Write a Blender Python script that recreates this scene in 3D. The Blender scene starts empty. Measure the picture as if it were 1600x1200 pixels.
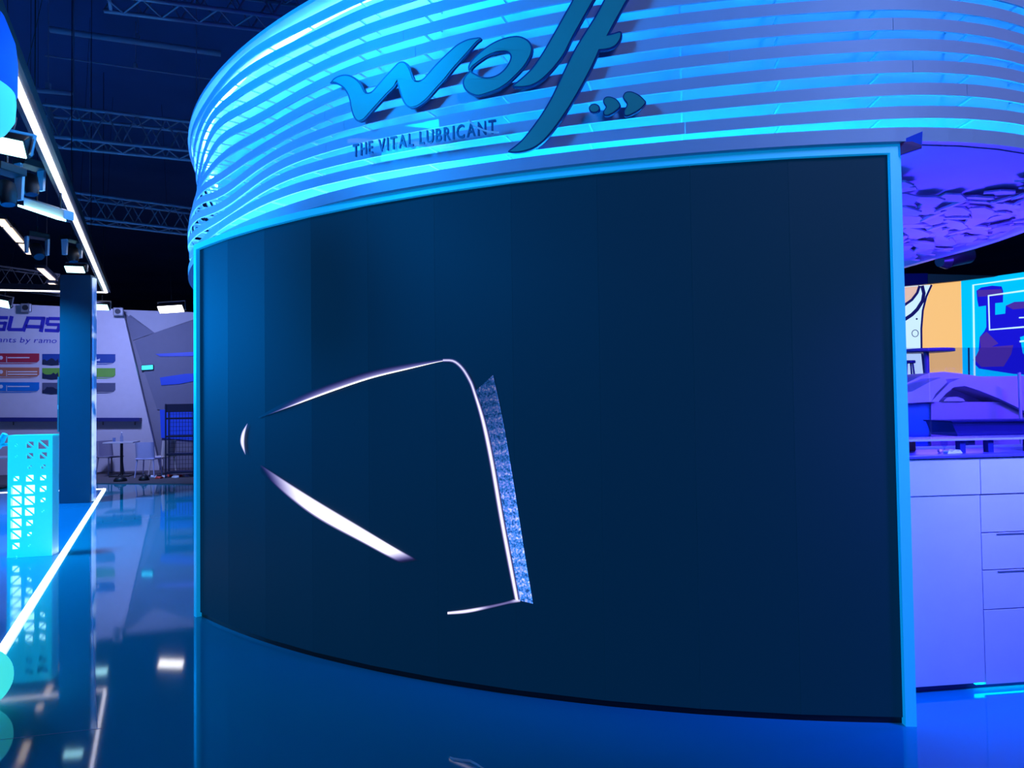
import bpy, bmesh, math, random
from mathutils import Vector, Matrix
from mathutils.geometry import tessellate_polygon

SC = bpy.context.scene
COL = SC.collection
random.seed(7)
D = math.radians

# ------------------------------------------------------------------ camera
F, PITCH, ROLL, CAMZ = 1120.0, 0.0271, -0.0131, 1.70
_c, _s, _cp, _sp = math.cos(ROLL), math.sin(ROLL), math.cos(PITCH), math.sin(PITCH)
RIGHT = Vector((_c, -_sp * _s, _cp * _s))
UP = Vector((-_s, -_sp * _c, _cp * _c))
FWD = Vector((0, _cp, _sp))
CAM = Vector((0, 0, CAMZ))
cd = bpy.data.cameras.new('camera')
cd.sensor_width = 36.0
cd.lens = F / 1600 * 36.0
cd.clip_end = 200
cam = bpy.data.objects.new('camera', cd)
COL.objects.link(cam)
m = Matrix.Identity(4)
for i in range(3):
    m[i][0], m[i][1], m[i][2], m[i][3] = RIGHT[i], UP[i], -FWD[i], CAM[i]
cam.matrix_world = m
SC.camera = cam

# ------------------------------------------------------------------ world, lights, exposure
w = bpy.data.worlds.new('hall_air')
SC.world = w
w.use_nodes = True
w.node_tree.nodes['Background'].inputs[0].default_value = (0.05, 0.22, 1.0, 1)
w.node_tree.nodes['Background'].inputs[1].default_value = 0.055
SC.view_settings.view_transform = 'Standard'
SC.view_settings.look = 'None'
SC.view_settings.gamma = 1
SC.view_settings.use_curve_mapping = False
SC.view_settings.exposure = 0.0


def area(name, loc, target, size, power, color, spread=180):
    l = bpy.data.lights.new(name, 'AREA')
    l.shape = 'DISK'
    l.size = size
    l.energy = power
    l.color = color
    l.spread = D(spread)
    o = bpy.data.objects.new(name, l)
    COL.objects.link(o)
    o.location = loc
    o.rotation_euler = (Vector(target) - Vector(loc)).to_track_quat('-Z', 'Y').to_euler()
    return o


BLUE = (0.01, 0.28, 1.0)
VIOLET = (0.05, 0.025, 1.0)
area('added_wash_blue', (-7.0, 0.5, 6.2), (-1.2, 4.9, 3.9), 2.0, 115, (0.0, 0.29, 1.0), 50)  # added fill from out of view, turns the left slats blue
area('added_fill_side', (-8.3, 8.4, 3.0), (-2.5, 6.0, 3.2), 2.0, 100, (0.0, 0.27, 1.0), 70)  # added unseen lamp, lays a broad sheen on the screen's left end
area('added_wash_pale', (5.0, -3.5, 6.8), (2.8, 4.0, 3.9), 4.0, 45, (0.23, 0.38, 1.0), 38)  # added pale fill from behind the camera onto the right slats
area('stand_wash_near', (-6.5, 8.0, 4.3), (-6.5, 8.6, 0), 0.6, 170, (0.0, 0.40, 1.0), 120)
area('stand_wash_mid', (-8.6, 11.5, 4.3), (-8.4, 11.8, 0), 0.6, 150, (0.0, 0.40, 1.0), 120)
area('neighbour_flood', (-9.0, 15.6, 4.6), (-10.5, 19.0, 2.0), 0.5, 165, (0.33, 0.40, 1.0), 150)
area('bar_wash_down', (3.7, 2.6, 2.7), (2.7, 4.3, 1.2), 0.5, 48, (0.085, 0.11, 1.0), 75)
area('bar_wash_up', (3.4, 5.6, 1.75), (3.0, 5.0, 3.0), 0.8, 85, VIOLET, 175)
area('lounge_wash', (4.9, 4.6, 2.8), (4.1, 6.4, 1.7), 0.6, 90, (0.09, 0.035, 1.0), 150)

# ------------------------------------------------------------------ geometry from the picture's directions
def ray(px, py):
    return FWD + RIGHT * ((px - 800) / F) - UP * ((py - 600) / F)


def at_z(px, py, z):
    r = ray(px, py)
    return CAM + r * ((z - CAMZ) / r.z)


def at_y(px, py, y):
    r = ray(px, py)
    return CAM + r * (y / r.y)


def at_plane(px, py, p0, n):
    r = ray(px, py)
    n = Vector(n)
    return CAM + r * ((Vector(p0) - CAM).dot(n) / r.dot(n))


CX, CY, RS = 2.4186, 10.7264, 6.948      # the screen's circle in plan


def at_cyl(px, py, R):
    r = ray(px, py)
    ox, oy = CAM.x - CX, CAM.y - CY
    a = r.x * r.x + r.y * r.y
    b = 2 * (ox * r.x + oy * r.y)
    c = ox * ox + oy * oy - R * R
    t = (-b - math.sqrt(max(b * b - 4 * a * c, 0))) / (2 * a)
    return CAM + r * t


def cyl(th, R, z):
    return Vector((CX + R * math.cos(D(th)), CY + R * math.sin(D(th)), z))


def ang(p):
    return math.degrees(math.atan2(p.y - CY, p.x - CX)) % 360


# ------------------------------------------------------------------ materials
MATS = {}


def mat(name, col, rough=0.5, metal=0.0, emit=None, power=0.0, var=0.06, scale=6.0, bump=0.0, spec=0.5):
    if name in MATS:
        return MATS[name]
    M = bpy.data.materials.new(name)
    M.use_nodes = True
    nt = M.node_tree
    b = nt.nodes['Principled BSDF']
    b.inputs['Roughness'].default_value = rough
    b.inputs['Metallic'].default_value = metal
    b.inputs['Specular IOR Level'].default_value = spec
    tc = nt.nodes.new('ShaderNodeTexCoord')
    nz = nt.nodes.new('ShaderNodeTexNoise')
    nz.inputs['Scale'].default_value = scale
    nz.inputs['Detail'].default_value = 3
    nt.links.new(tc.outputs['Object'], nz.inputs['Vector'])
    mx = nt.nodes.new('ShaderNodeMix')
    mx.data_type = 'RGBA'
    mx.inputs[6].default_value = tuple(c * (1 - var) for c in col) + (1,)
    mx.inputs[7].default_value = tuple(min(1, c * (1 + var)) for c in col) + (1,)
    nt.links.new(nz.outputs[0], mx.inputs[0])
    nt.links.new(mx.outputs[2], b.inputs['Base Color'])
    if emit:
        b.inputs['Emission Color'].default_value = tuple(emit) + (1,)
        b.inputs['Emission Strength'].default_value = power
    if bump:
        bp = nt.nodes.new('ShaderNodeBump')
        bp.inputs['Strength'].default_value = bump
        bp.inputs['Distance'].default_value = 0.01
        nt.links.new(nz.outputs[0], bp.inputs['Height'])
        nt.links.new(bp.outputs[0], b.inputs['Normal'])
    MATS[name] = M
    return M


def glass_mat(name, tint, alpha):
    M = bpy.data.materials.new(name)
    M.use_nodes = True
    nt = M.node_tree
    nt.nodes.clear()
    out = nt.nodes.new('ShaderNodeOutputMaterial')
    g = nt.nodes.new('ShaderNodeBsdfGlossy')
    g.inputs['Roughness'].default_value = 0.03
    t = nt.nodes.new('ShaderNodeBsdfTransparent')
    t.inputs['Color'].default_value = tuple(tint) + (1,)
    mx = nt.nodes.new('ShaderNodeMixShader')
    mx.inputs[0].default_value = alpha
    nt.links.new(t.outputs[0], mx.inputs[1])
    nt.links.new(g.outputs[0], mx.inputs[2])
    nt.links.new(mx.outputs[0], out.inputs[0])
    return M


def screen_mat(name, noise=False):
    """LED picture: colour attribute 'ink' drives what the diodes emit"""
    M = bpy.data.materials.new(name)
    M.use_nodes = True
    nt = M.node_tree
    b = nt.nodes['Principled BSDF']
    b.inputs['Base Color'].default_value = (0.004, 0.006, 0.012, 1)
    b.inputs['Roughness'].default_value = 0.4
    at = nt.nodes.new('ShaderNodeAttribute')
    at.attribute_name = 'ink'
    src = at.outputs['Color']
    if noise:
        tc = nt.nodes.new('ShaderNodeTexCoord')
        nz = nt.nodes.new('ShaderNodeTexNoise')
        nz.inputs['Scale'].default_value = 85
        nz.inputs['Detail'].default_value = 6
        wv = nt.nodes.new('ShaderNodeTexWave')
        wv.wave_type = 'BANDS'
        wv.bands_direction = 'Z'
        wv.inputs['Scale'].default_value = 5.0
        wv.inputs['Distortion'].default_value = 6.0
        wv.inputs['Detail'].default_value = 3
        nt.links.new(tc.outputs['Object'], nz.inputs['Vector'])
        nt.links.new(tc.outputs['Object'], wv.inputs['Vector'])
        add = nt.nodes.new('ShaderNodeMath')
        add.operation = 'MULTIPLY_ADD'
        add.inputs[1].default_value = 0.14
        nt.links.new(wv.outputs['Fac'], add.inputs[0])
        nt.links.new(nz.outputs[0], add.inputs[2])
        rp = nt.nodes.new('ShaderNodeValToRGB')
        e = rp.color_ramp.elements
        e[0].position, e[0].color = 0.40, (0.01, 0.05, 0.22, 1)
        e[1].position, e[1].color = 0.82, (0.62, 0.66, 1.1, 1)
        k = rp.color_ramp.elements.new(0.54); k.color = (0.03, 0.20, 0.75, 1)
        k = rp.color_ramp.elements.new(0.66); k.color = (0.16, 0.24, 0.95, 1)
        nt.links.new(add.outputs[0], rp.inputs[0])
        ml = nt.nodes.new('ShaderNodeMix')
        ml.data_type = 'RGBA'
        ml.blend_type = 'MULTIPLY'
        ml.inputs[0].default_value = 1
        nt.links.new(src, ml.inputs[6])
        nt.links.new(rp.outputs[0], ml.inputs[7])
        src = ml.outputs[2]
    nt.links.new(src, b.inputs['Emission Color'])
    b.inputs['Emission Strength'].default_value = 1.0
    return M


WHITE = mat('white_laminate', (0.72, 0.74, 0.78), 0.35)
SLAT = mat('slat_lacquer', (0.46, 0.48, 0.62), 0.45)
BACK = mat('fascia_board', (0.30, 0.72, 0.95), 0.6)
FRAME = mat('pale_blue_frame_glow', (0.12, 0.66, 0.95), 0.4, emit=(0.0, 0.30, 0.70), power=0.55)  # faint glow added to the frame colour so it stays evenly bright
BLACK = mat('black_plastic', (0.012, 0.012, 0.015), 0.45)
DARKM = mat('dark_metal', (0.05, 0.055, 0.065), 0.4, 0.6)
GREYM = mat('grey_metal', (0.35, 0.37, 0.40), 0.4, 0.5)
CYANLED = mat('cyan_led', (0.5, 0.9, 1), 0.5, emit=(0.085, 0.48, 1.0), power=46.0)
WHITELED = mat('white_led', (1, 1, 1), 0.5, emit=(0.95, 0.92, 1.0), power=3.0)
FLOODC = mat('cyan_flood_lens', (0.8, 1, 1), 0.3, emit=(0.45, 0.95, 1.0), power=3.5)
FLOODW = mat('white_flood_lens', (1, 1, 1), 0.3, emit=(1.0, 0.97, 0.95), power=6.0)
WARM = mat('warm_lamp', (1, 0.9, 0.7), 0.3, emit=(1.0, 0.75, 0.5), power=1.6)
NAVY = mat('navy_paint', (0.006, 0.012, 0.16), 0.4)

# ------------------------------------------------------------------ builders
def link(name, me, material=None, parent=None):
    o = bpy.data.objects.new(name, me)
    COL.objects.link(o)
    if material is not None and me is not None and not me.materials:
        me.materials.append(material)
    if parent is not None:
        o.parent = parent
    return o


def thing(name, label, cat, group=None, loc=(0, 0, 0)):
    o = bpy.data.objects.new(name, None)
    COL.objects.link(o)
    o.empty_display_size = 0.1
    o.location = loc
    tag(o, label, cat, group)
    return o


def tag(o, label, cat, group=None):
    o['label'] = label
    o['category'] = cat
    if group:
        o['group'] = group
    return o


def struct(o, label=None):
    o['kind'] = 'structure'
    if label:
        o['label'] = label
    return o


class MB:
    def __init__(s):
        s.v, s.f, s.sm = [], [], []

    def add(s, vs, fs, smooth=False):
        k = len(s.v)
        s.v += [tuple(v) for v in vs]
        for f in fs:
            s.f.append(tuple(i + k for i in f))
            s.sm.append(smooth)
        return s

    def box(s, c, size, ex=(1, 0, 0), ey=None, ez=(0, 0, 1)):
        """box about centre c; ex, ey, ez are its axes"""
        c, ex, ez = Vector(c), Vector(ex).normalized(), Vector(ez).normalized()
        ey = Vector(ey).normalized() if ey is not None else ez.cross(ex).normalized()
        a, b, d = ex * size[0] / 2, ey * size[1] / 2, ez * size[2] / 2
        vs = [c + a * i + b * j + d * k for k in (-1, 1) for j in (-1, 1) for i in (-1, 1)]
        return s.add(vs, [(0, 2, 3, 1), (4, 5, 7, 6), (0, 1, 5, 4), (2, 6, 7, 3), (0, 4, 6, 2), (1, 3, 7, 5)])

    def tube(s, pts, r, n=8, caps=True):
        pts = [Vector(p) for p in pts]
        rs = r if isinstance(r, (list, tuple)) else [r] * len(pts)
        rings = []
        for i, p in enumerate(pts):
            t = (pts[min(i + 1, len(pts) - 1)] - pts[max(i - 1, 0)]).normalized()
            a = t.cross(Vector((0, 0, 1)))
            if a.length < 1e-3:
                a = t.cross(Vector((0, 1, 0)))
            a.normalize()
            b = t.cross(a)
            rings.append([p + (a * math.cos(2 * math.pi * k / n) + b * math.sin(2 * math.pi * k / n)) * rs[i] for k in range(n)])
        vs = [v for q in rings for v in q]
        fs = [(i * n + k, i * n + (k + 1) % n, (i + 1) * n + (k + 1) % n, (i + 1) * n + k) for i in range(len(pts) - 1) for k in range(n)]
        s.add(vs, fs, True)
        if caps:
            s.add(rings[0], [tuple(range(n))[::-1]])
            s.add(rings[-1], [tuple(range(n))])
        return s

    def lathe(s, c, prof, n=32):
        c = Vector(c)
        vs = [c + Vector((r * math.cos(2 * math.pi * k / n), r * math.sin(2 * math.pi * k / n), z)) for r, z in prof for k in range(n)]
        fs = [(i * n + k, i * n + (k + 1) % n, (i + 1) * n + (k + 1) % n, (i + 1) * n + k) for i in range(len(prof) - 1) for k in range(n)]
        return s.add(vs, fs, True)

    def prism(s, poly, d, holes=()):
        """flat polygon (3-D points) pushed along vector d, with holes"""
        d = Vector(d)
        loops = [[Vector(p) for p in poly]] + [[Vector(p) for p in h] for h in holes]
        allv = [p for l in loops for p in l]
        tri = tessellate_polygon(loops)
        n = len(allv)
        vs = allv + [p + d for p in allv]
        fs = [tuple(t) for t in tri] + [tuple(i + n for i in reversed(t)) for t in tri]
        s.add(vs, fs)
        k = 0
        fs = []
        for l in loops:
            L = len(l)
            fs += [(k + i, k + (i + 1) % L, n + k + (i + 1) % L, n + k + i) for i in range(L)]
            k += L
        return s.add(vs, fs)

    def sweep(s, sections, closed=True, smooth=False):
        """list of equal-length cross-sections joined one to the next"""
        n = len(sections[0])
        vs = [p for q in sections for p in q]
        fs = [(i * n + k, i * n + (k + 1) % n, (i + 1) * n + (k + 1) % n, (i + 1) * n + k) for i in range(len(sections) - 1) for k in range(n if closed else n - 1)]
        s.add(vs, fs, smooth)
        if closed:
            s.add(sections[0], [tuple(range(n))])
            s.add(sections[-1], [tuple(range(n))[::-1]])
        return s

    def mesh(s, name):
        me = bpy.data.meshes.new(name)
        me.from_pydata(s.v, [], s.f)
        for p, q in zip(me.polygons, s.sm):
            p.use_smooth = q
        bm = bmesh.new()
        bm.from_mesh(me)
        bmesh.ops.recalc_face_normals(bm, faces=bm.faces)
        bm.to_mesh(me)
        bm.free()
        return me

    def build(s, name, material, parent=None):
        return link(name, s.mesh(name), material, parent)


def bevel(o, wdt=0.01, seg=2):
    md = o.modifiers.new('soft_edge', 'BEVEL')
    md.width = wdt
    md.segments = seg
    md.limit_method = 'ANGLE'
    return o


def copy_tree(o, parent=None):
    c = o.copy()
    COL.objects.link(c)
    c.parent = parent
    for ch in list(o.children):
        copy_tree(ch, c)
    return c


def spline(pts, sub=4):
    """closed Catmull-Rom through 2-D points; a repeated point makes a corner"""
    out, n = [], len(pts)
    for i in range(n):
        p0, p1, p2, p3 = pts[i - 1], pts[i], pts[(i + 1) % n], pts[(i + 2) % n]
        if p1 == p2:
            continue
        for k in range(sub):
            t = k / sub
            out.append(tuple(0.5 * (2 * b + (c - a) * t + (2 * a - 5 * b + 4 * c - d) * t * t + (3 * b - a - 3 * c + d) * t ** 3)
                             for a, b, c, d in zip(p0, p1, p2, p3)))
    return out


def polyline(pts, t):
    """point at fraction t of an open polyline"""
    L = [0]
    for a, b in zip(pts, pts[1:]):
        L.append(L[-1] + math.hypot(b[0] - a[0], b[1] - a[1]))
    s = t * L[-1]
    for i in range(len(pts) - 1):
        if s <= L[i + 1] or i == len(pts) - 2:
            q = (s - L[i]) / max(L[i + 1] - L[i], 1e-9)
            return tuple(pts[i][k] + (pts[i + 1][k] - pts[i][k]) * q for k in (0, 1))


def inset(poly, d):
    n, out = len(poly), []
    A = sum(poly[i][0] * poly[(i + 1) % n][1] - poly[(i + 1) % n][0] * poly[i][1] for i in range(n))
    sg = 1 if A > 0 else -1
    for i in range(n):
        (ax, ay), (bx, by), (cx, cy) = poly[i - 1], poly[i], poly[(i + 1) % n]
        t1 = Vector((bx - ax, by - ay)); t2 = Vector((cx - bx, cy - by))
        t1 = t1.normalized() if t1.length > 1e-9 else t2.normalized()
        t2 = t2.normalized() if t2.length > 1e-9 else t1
        n1, n2 = Vector((-t1.y, t1.x)) * sg, Vector((-t2.y, t2.x)) * sg
        nn = n1 + n2
        nn = nn.normalized() if nn.length > 1e-6 else n1
        k = d / max(nn.dot(n1), 0.45)
        out.append((bx + nn.x * k, by + nn.y * k))
    return out


def glyph(ch, extrude=0.0, offset=0.0):
    cu = bpy.data.curves.new('glyph', 'FONT')
    cu.body = ch
    cu.size = 1.0
    cu.offset = offset
    cu.resolution_u = 3
    o = bpy.data.objects.new('glyph', cu)
    COL.objects.link(o)
    dg = bpy.context.evaluated_depsgraph_get()
    me = bpy.data.meshes.new_from_object(o.evaluated_get(dg))
    bpy.data.objects.remove(o)
    bpy.data.curves.remove(cu)
    vs = [v.co.copy() for v in me.vertices]
    fs = [tuple(p.vertices) for p in me.polygons]
    bpy.data.meshes.remove(me)
    return vs, fs


def lettering(text, place, height, width, material, parent, gap=0.16, space=0.42, depth=None, offset=0.0):
    """letters as parts; place(x, y, d) maps text coordinates (0..width, 0..height) to the surface, d is standing proud"""
    G, x = [], 0.0
    for ch in text:
        if ch == ' ':
            x += space
            continue
        vs, fs = glyph(ch, offset=offset)
        x0, x1 = min(v.x for v in vs), max(v.x for v in vs)
        G.append((ch, x - x0, vs, fs))
        x += x1 - x0 + gap
    x -= gap
    for ch, dx, vs, fs in G:
        n = len(vs)
        V = [place((v.x + dx) / x * width, v.y / 0.73 * height, depth) for v in vs] + [place((v.x + dx) / x * width, v.y / 0.73 * height, 0) for v in vs]
        ed = {}
        for f in fs:
            for a, b in zip(f, f[1:] + f[:1]):
                ed[(a, b)] = 1
        FS = list(fs) + [tuple(i + n for i in reversed(f)) for f in fs]
        FS += [(a, b, b + n, a + n) for (a, b) in ed if (b, a) not in ed]
        MB().add(V, FS).build('letter', material, parent)


# ================================================================== SETTING
def floor_material(name, col, rough, var=0.05):
    M = mat(name, col, rough, var=var, scale=0.8)
    nt = M.node_tree
    b = nt.nodes['Principled BSDF']
    tc = nt.nodes.new('ShaderNodeTexCoord')
    nz = nt.nodes.new('ShaderNodeTexNoise')
    nz.inputs['Scale'].default_value = 90
    bp = nt.nodes.new('ShaderNodeBump')
    bp.inputs['Strength'].default_value = 0.02
    bp.inputs['Distance'].default_value = 0.001
    nt.links.new(tc.outputs['Object'], nz.inputs['Vector'])
    nt.links.new(nz.outputs[0], bp.inputs['Height'])
    nt.links.new(bp.outputs[0], b.inputs['Normal'])
    return M


FLOORM = floor_material('gloss_blue_floor', (0.003, 0.37, 0.52), 0.045)
struct(MB().box((0, 14, -0.1), (80, 70, 0.2)).build('floor', FLOORM), 'glossy blue exhibition floor')
CEILM = mat('dark_hall_ceiling', (0.04, 0.13, 0.30), 0.9, var=0.4, scale=0.35, bump=0.3)
struct(MB().box((0, 14, 8.6), (80, 70, 0.2)).build('ceiling', CEILM), 'dark hall roof far above the stands')
HALLW = mat('dark_hall_wall', (0.03, 0.035, 0.05), 0.9)
struct(MB().box((0, 45, 4.2), (80, 0.3, 8.6)).build('wall_back', HALLW), 'dark wall at the end of the hall')

# ================================================================== CURVED LED SCREEN
TL, TR = 224.2, 266.7      # the screen's two ends (degrees about its circle)
ZS0, ZS1 = 0.035, 3.00
screen = thing('curved_video_wall', 'huge dark curved LED screen in a pale blue frame', 'screen', loc=(0, 0, 0))
PANEL = mat('led_panel_face', (0.006, 0.012, 0.022), 0.62, emit=(0.0, 0.30, 1.0), power=0.042, var=0.3, scale=300, spec=0.22)
NP = 10
for k in range(NP):
    a0 = TL + (TR - TL) * k / NP + 0.006
    a1 = TL + (TR - TL) * (k + 1) / NP - 0.006
    sec = []
    for a in (a0, a1):
        sec.append([cyl(a, RS, ZS0), cyl(a, RS, ZS1), cyl(a, RS - 0.08, ZS1), cyl(a, RS - 0.08, ZS0)])
    MB().sweep(sec).build('led_panel', PANEL, screen)


def arc_bar(a0, a1, r0, r1, z0, z1, n=60, rf=None):
    rf = rf or (lambda a: 0.0)
    sec = []
    for q in range(n + 1):
        a = a0 + (a1 - a0) * q / n
        e = rf(a)
        sec.append([cyl(a, r1 + e, z0), cyl(a, r1 + e, z1), cyl(a, r0 + e, z1), cyl(a, r0 + e, z0)])
    return MB().sweep(sec)


DA = math.degrees(0.055 / RS)
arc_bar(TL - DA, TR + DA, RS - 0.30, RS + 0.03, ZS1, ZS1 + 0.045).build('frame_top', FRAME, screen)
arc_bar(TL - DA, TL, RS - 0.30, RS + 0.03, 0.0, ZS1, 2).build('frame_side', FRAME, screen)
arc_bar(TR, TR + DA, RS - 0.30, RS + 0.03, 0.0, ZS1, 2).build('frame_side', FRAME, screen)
arc_bar(TL, TR, RS - 0.25, RS - 0.012, 0.0, ZS0).build('plinth', BLACK, screen)
arc_bar(TL, TR, RS - 0.30, RS - 0.085, 0.036, ZS1 - 0.001).build('cabinet_back', BLACK, screen)

INK = screen_mat('led_picture')
INKN = screen_mat('led_picture_grain', True)


def open_spline(P, sub=6):
    Q = [P[0]] + list(P) + [P[-1]]
    out = []
    for p0, p1, p2, p3 in zip(Q, Q[1:], Q[2:], Q[3:]):
        for k in range(sub):
            t = k / sub
            out.append(tuple(0.5 * (2 * b + (c - a) * t + (2 * a - 5 * b + 4 * c - d) * t * t + (3 * b - a - 3 * c + d) * t ** 3) for a, b, c, d in zip(p0, p1, p2, p3)))
    return out + [P[-1]]


def ribbon(name, A, B, fn, material, nt=60, nw=10, lift=0.004):
    """strip of picture between px lines A and B, lying on the screen; fn(t, w) -> rgb"""
    A, B = open_spline(A), open_spline(B)
    vs, cs, fs = [], [], []
    for i in range(nt + 1):
        pa, pb = polyline(A, i / nt), polyline(B, i / nt)
        for j in range(nw + 1):
            q = j / nw
            p = at_cyl(pa[0] + (pb[0] - pa[0]) * q, pa[1] + (pb[1] - pa[1]) * q, RS + lift)
            vs.append(tuple(p))
            cs.append(fn(i / nt, q))
    for i in range(nt):
        for j in range(nw):
            k = i * (nw + 1) + j
            fs.append((k, k + 1, k + nw + 2, k + nw + 1))
    me = bpy.data.meshes.new(name)
    me.from_pydata(vs, [], fs)
    at = me.color_attributes.new('ink', 'FLOAT_COLOR', 'POINT')
    for i, c in enumerate(cs):
        at.data[i].color = (c[0], c[1], c[2], 1)
    return link(name, me, material, screen)


def S(L):        # screen crop -> picture
    return [(360 + 0.4 * x, 520 + 0.4 * y) for x, y in L]


def ss(a, b, x):
    t = min(1, max(0, (x - a) / (b - a)))
    return t * t * (3 - 2 * t)


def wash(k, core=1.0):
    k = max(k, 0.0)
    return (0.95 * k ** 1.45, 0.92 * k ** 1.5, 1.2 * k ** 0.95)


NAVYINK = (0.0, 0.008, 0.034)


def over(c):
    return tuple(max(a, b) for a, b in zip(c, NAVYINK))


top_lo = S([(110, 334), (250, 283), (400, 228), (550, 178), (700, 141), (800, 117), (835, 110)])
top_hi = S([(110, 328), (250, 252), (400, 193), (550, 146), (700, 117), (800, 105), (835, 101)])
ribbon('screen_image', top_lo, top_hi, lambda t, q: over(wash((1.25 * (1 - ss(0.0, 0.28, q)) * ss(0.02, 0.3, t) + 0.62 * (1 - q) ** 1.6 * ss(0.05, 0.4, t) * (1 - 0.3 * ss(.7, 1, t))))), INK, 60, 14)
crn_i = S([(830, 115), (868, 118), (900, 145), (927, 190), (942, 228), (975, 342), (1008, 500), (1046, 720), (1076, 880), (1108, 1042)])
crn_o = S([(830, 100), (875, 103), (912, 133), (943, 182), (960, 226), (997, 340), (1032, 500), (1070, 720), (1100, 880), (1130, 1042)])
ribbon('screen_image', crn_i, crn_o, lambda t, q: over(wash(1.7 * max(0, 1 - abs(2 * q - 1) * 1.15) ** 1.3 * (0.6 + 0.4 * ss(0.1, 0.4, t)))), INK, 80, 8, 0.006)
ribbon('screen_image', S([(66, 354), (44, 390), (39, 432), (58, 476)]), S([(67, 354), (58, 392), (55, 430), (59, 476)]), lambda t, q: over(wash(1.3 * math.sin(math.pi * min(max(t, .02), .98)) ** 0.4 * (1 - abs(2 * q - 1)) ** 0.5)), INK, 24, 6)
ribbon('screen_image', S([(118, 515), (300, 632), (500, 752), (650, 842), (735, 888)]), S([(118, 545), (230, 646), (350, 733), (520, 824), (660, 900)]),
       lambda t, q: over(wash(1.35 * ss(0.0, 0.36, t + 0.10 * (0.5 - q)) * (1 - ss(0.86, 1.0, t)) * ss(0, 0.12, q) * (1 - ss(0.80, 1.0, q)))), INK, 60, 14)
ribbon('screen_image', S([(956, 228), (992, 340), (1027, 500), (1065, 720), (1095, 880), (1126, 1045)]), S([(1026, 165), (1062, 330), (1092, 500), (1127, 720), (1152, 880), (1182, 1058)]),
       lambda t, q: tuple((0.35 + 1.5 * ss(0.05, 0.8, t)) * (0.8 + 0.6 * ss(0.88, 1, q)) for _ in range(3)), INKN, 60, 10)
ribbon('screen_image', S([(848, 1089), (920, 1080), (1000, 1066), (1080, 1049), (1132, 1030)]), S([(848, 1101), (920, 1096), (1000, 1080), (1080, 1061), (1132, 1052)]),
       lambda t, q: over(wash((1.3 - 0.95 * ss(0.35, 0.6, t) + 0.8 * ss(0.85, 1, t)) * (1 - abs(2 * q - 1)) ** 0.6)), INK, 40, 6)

# ================================================================== SLATTED FASCIA
def RF(a):
    d = max(0.0, 242 - a)
    e = max(0.0, a - 266)
    return 6.99 - 0.0125 * d * (d / (d + 3)) - (0.0027 * e * e if e < 8 else 0.173 + 0.045 * (e - 8))


FA0, FA1 = 190, 318
ZF0, ZF1 = 3.05, 4.46
fascia = thing('slatted_fascia', 'curved fascia of wavy white slats lit cyan from behind, above the screen', 'fascia')
rf = lambda a: RF(a)
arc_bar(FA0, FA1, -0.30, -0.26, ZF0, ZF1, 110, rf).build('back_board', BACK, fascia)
arc_bar(FA0, FA1, -0.30, 0.03, ZF1, ZF1 + 0.03, 110, rf).build('top_plate', SLAT, fascia)
arc_bar(FA0, FA1, -0.30, 0.03, ZF0 - 0.004, ZF0 + 0.03, 110, rf).build('bottom_plate', SLAT, fascia)
arc_bar(FA0, FA1, -0.008, 0.03, ZF0 + 0.03, ZF0 + 0.07, 110, rf).build('bottom_lip', SLAT, fascia)
CYANDIM = mat('cyan_led_dimmed', (0.5, 0.9, 1), 0.5, emit=(0.004, 0.40, 1.0), power=25.0)
for a0, a1, lm in ((FA0, 246, CYANLED), (246.05, 258, mat('cyan_led_half', (0.5, 0.9, 1), 0.5, emit=(0.01, 0.42, 1.0), power=31.0)), (258.05, FA1, CYANDIM)):
    arc_bar(a0, a1, -0.15, -0.12, ZF1 - 0.03, ZF1 - 0.005, 60, rf).build('led_strip', lm, fascia)
    arc_bar(a0, a1, -0.15, -0.12, ZF0 + 0.035, ZF0 + 0.06, 60, rf).build('led_strip', lm, fascia)
NS = 11
SLH = 0.066


def slat_pos(i, a):
    u = i / (NS - 1)
    left = ss(245, 218, a)
    z = ZF0 + 0.165 + 0.116 * i
    z += 0.016 * math.sin(D(a * 8.0) + i * 0.5) * (1 - 0.5 * left)
    z += left * (0.060 * math.sin(D((a - 200) * 13.0) - i * 0.55) + 0.015 * math.sin(D(a * 23.0) + i * 0.9))
    r = RF(a) - 0.01 + 0.028 * math.sin(D(a * 7.0) + i * 0.6) * (0.6 + left)
    return r, z


for i in range(NS):
    rnd = random.Random(i * 13 + 2)
    cuts = [FA0] + sorted([rnd.uniform(200, 226), rnd.uniform(236, 252), rnd.uniform(257, 275), rnd.uniform(282, 292)]) + [FA1]
    for c0, c1 in zip(cuts, cuts[1:]):
        c0 += 0.012
        c1 -= 0.012
        n = max(3, int((c1 - c0) / 0.6))
        sec = []
        for q in range(n + 1):
            a = c0 + (c1 - c0) * q / n
            r, z = slat_pos(i, a)
            sec.append([cyl(a, r, z - SLH / 2), cyl(a, r, z + SLH / 2), cyl(a, r - 0.012, z + SLH / 2), cyl(a, r - 0.012, z - SLH / 2)])
        MB().sweep(sec).build('slat', SLAT, fascia)

a = FA0 + 12
while a < 312:
    for i in range(NS):
        r, z = slat_pos(i, a)
        r0 = RF(a) - 0.262
        MB().box(cyl(a, (r + r0) / 2 - 0.008, z - 0.01), (r - r0 - 0.018, 0.010, 0.012), (math.cos(D(a)), math.sin(D(a)), 0)).build('bracket', SLAT, fascia)
    a += 4.3

# ------------------------------------------------------------------ big script sign on the slats
LOGOM = mat('brushed_teal_metal', (0.05, 0.33, 0.27), 0.45, 0.15, var=0.15, scale=2.5)
LOGOE = mat('dark_blue_letter_edge', (0.005, 0.03, 0.16), 0.4)
RL = 7.05


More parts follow.
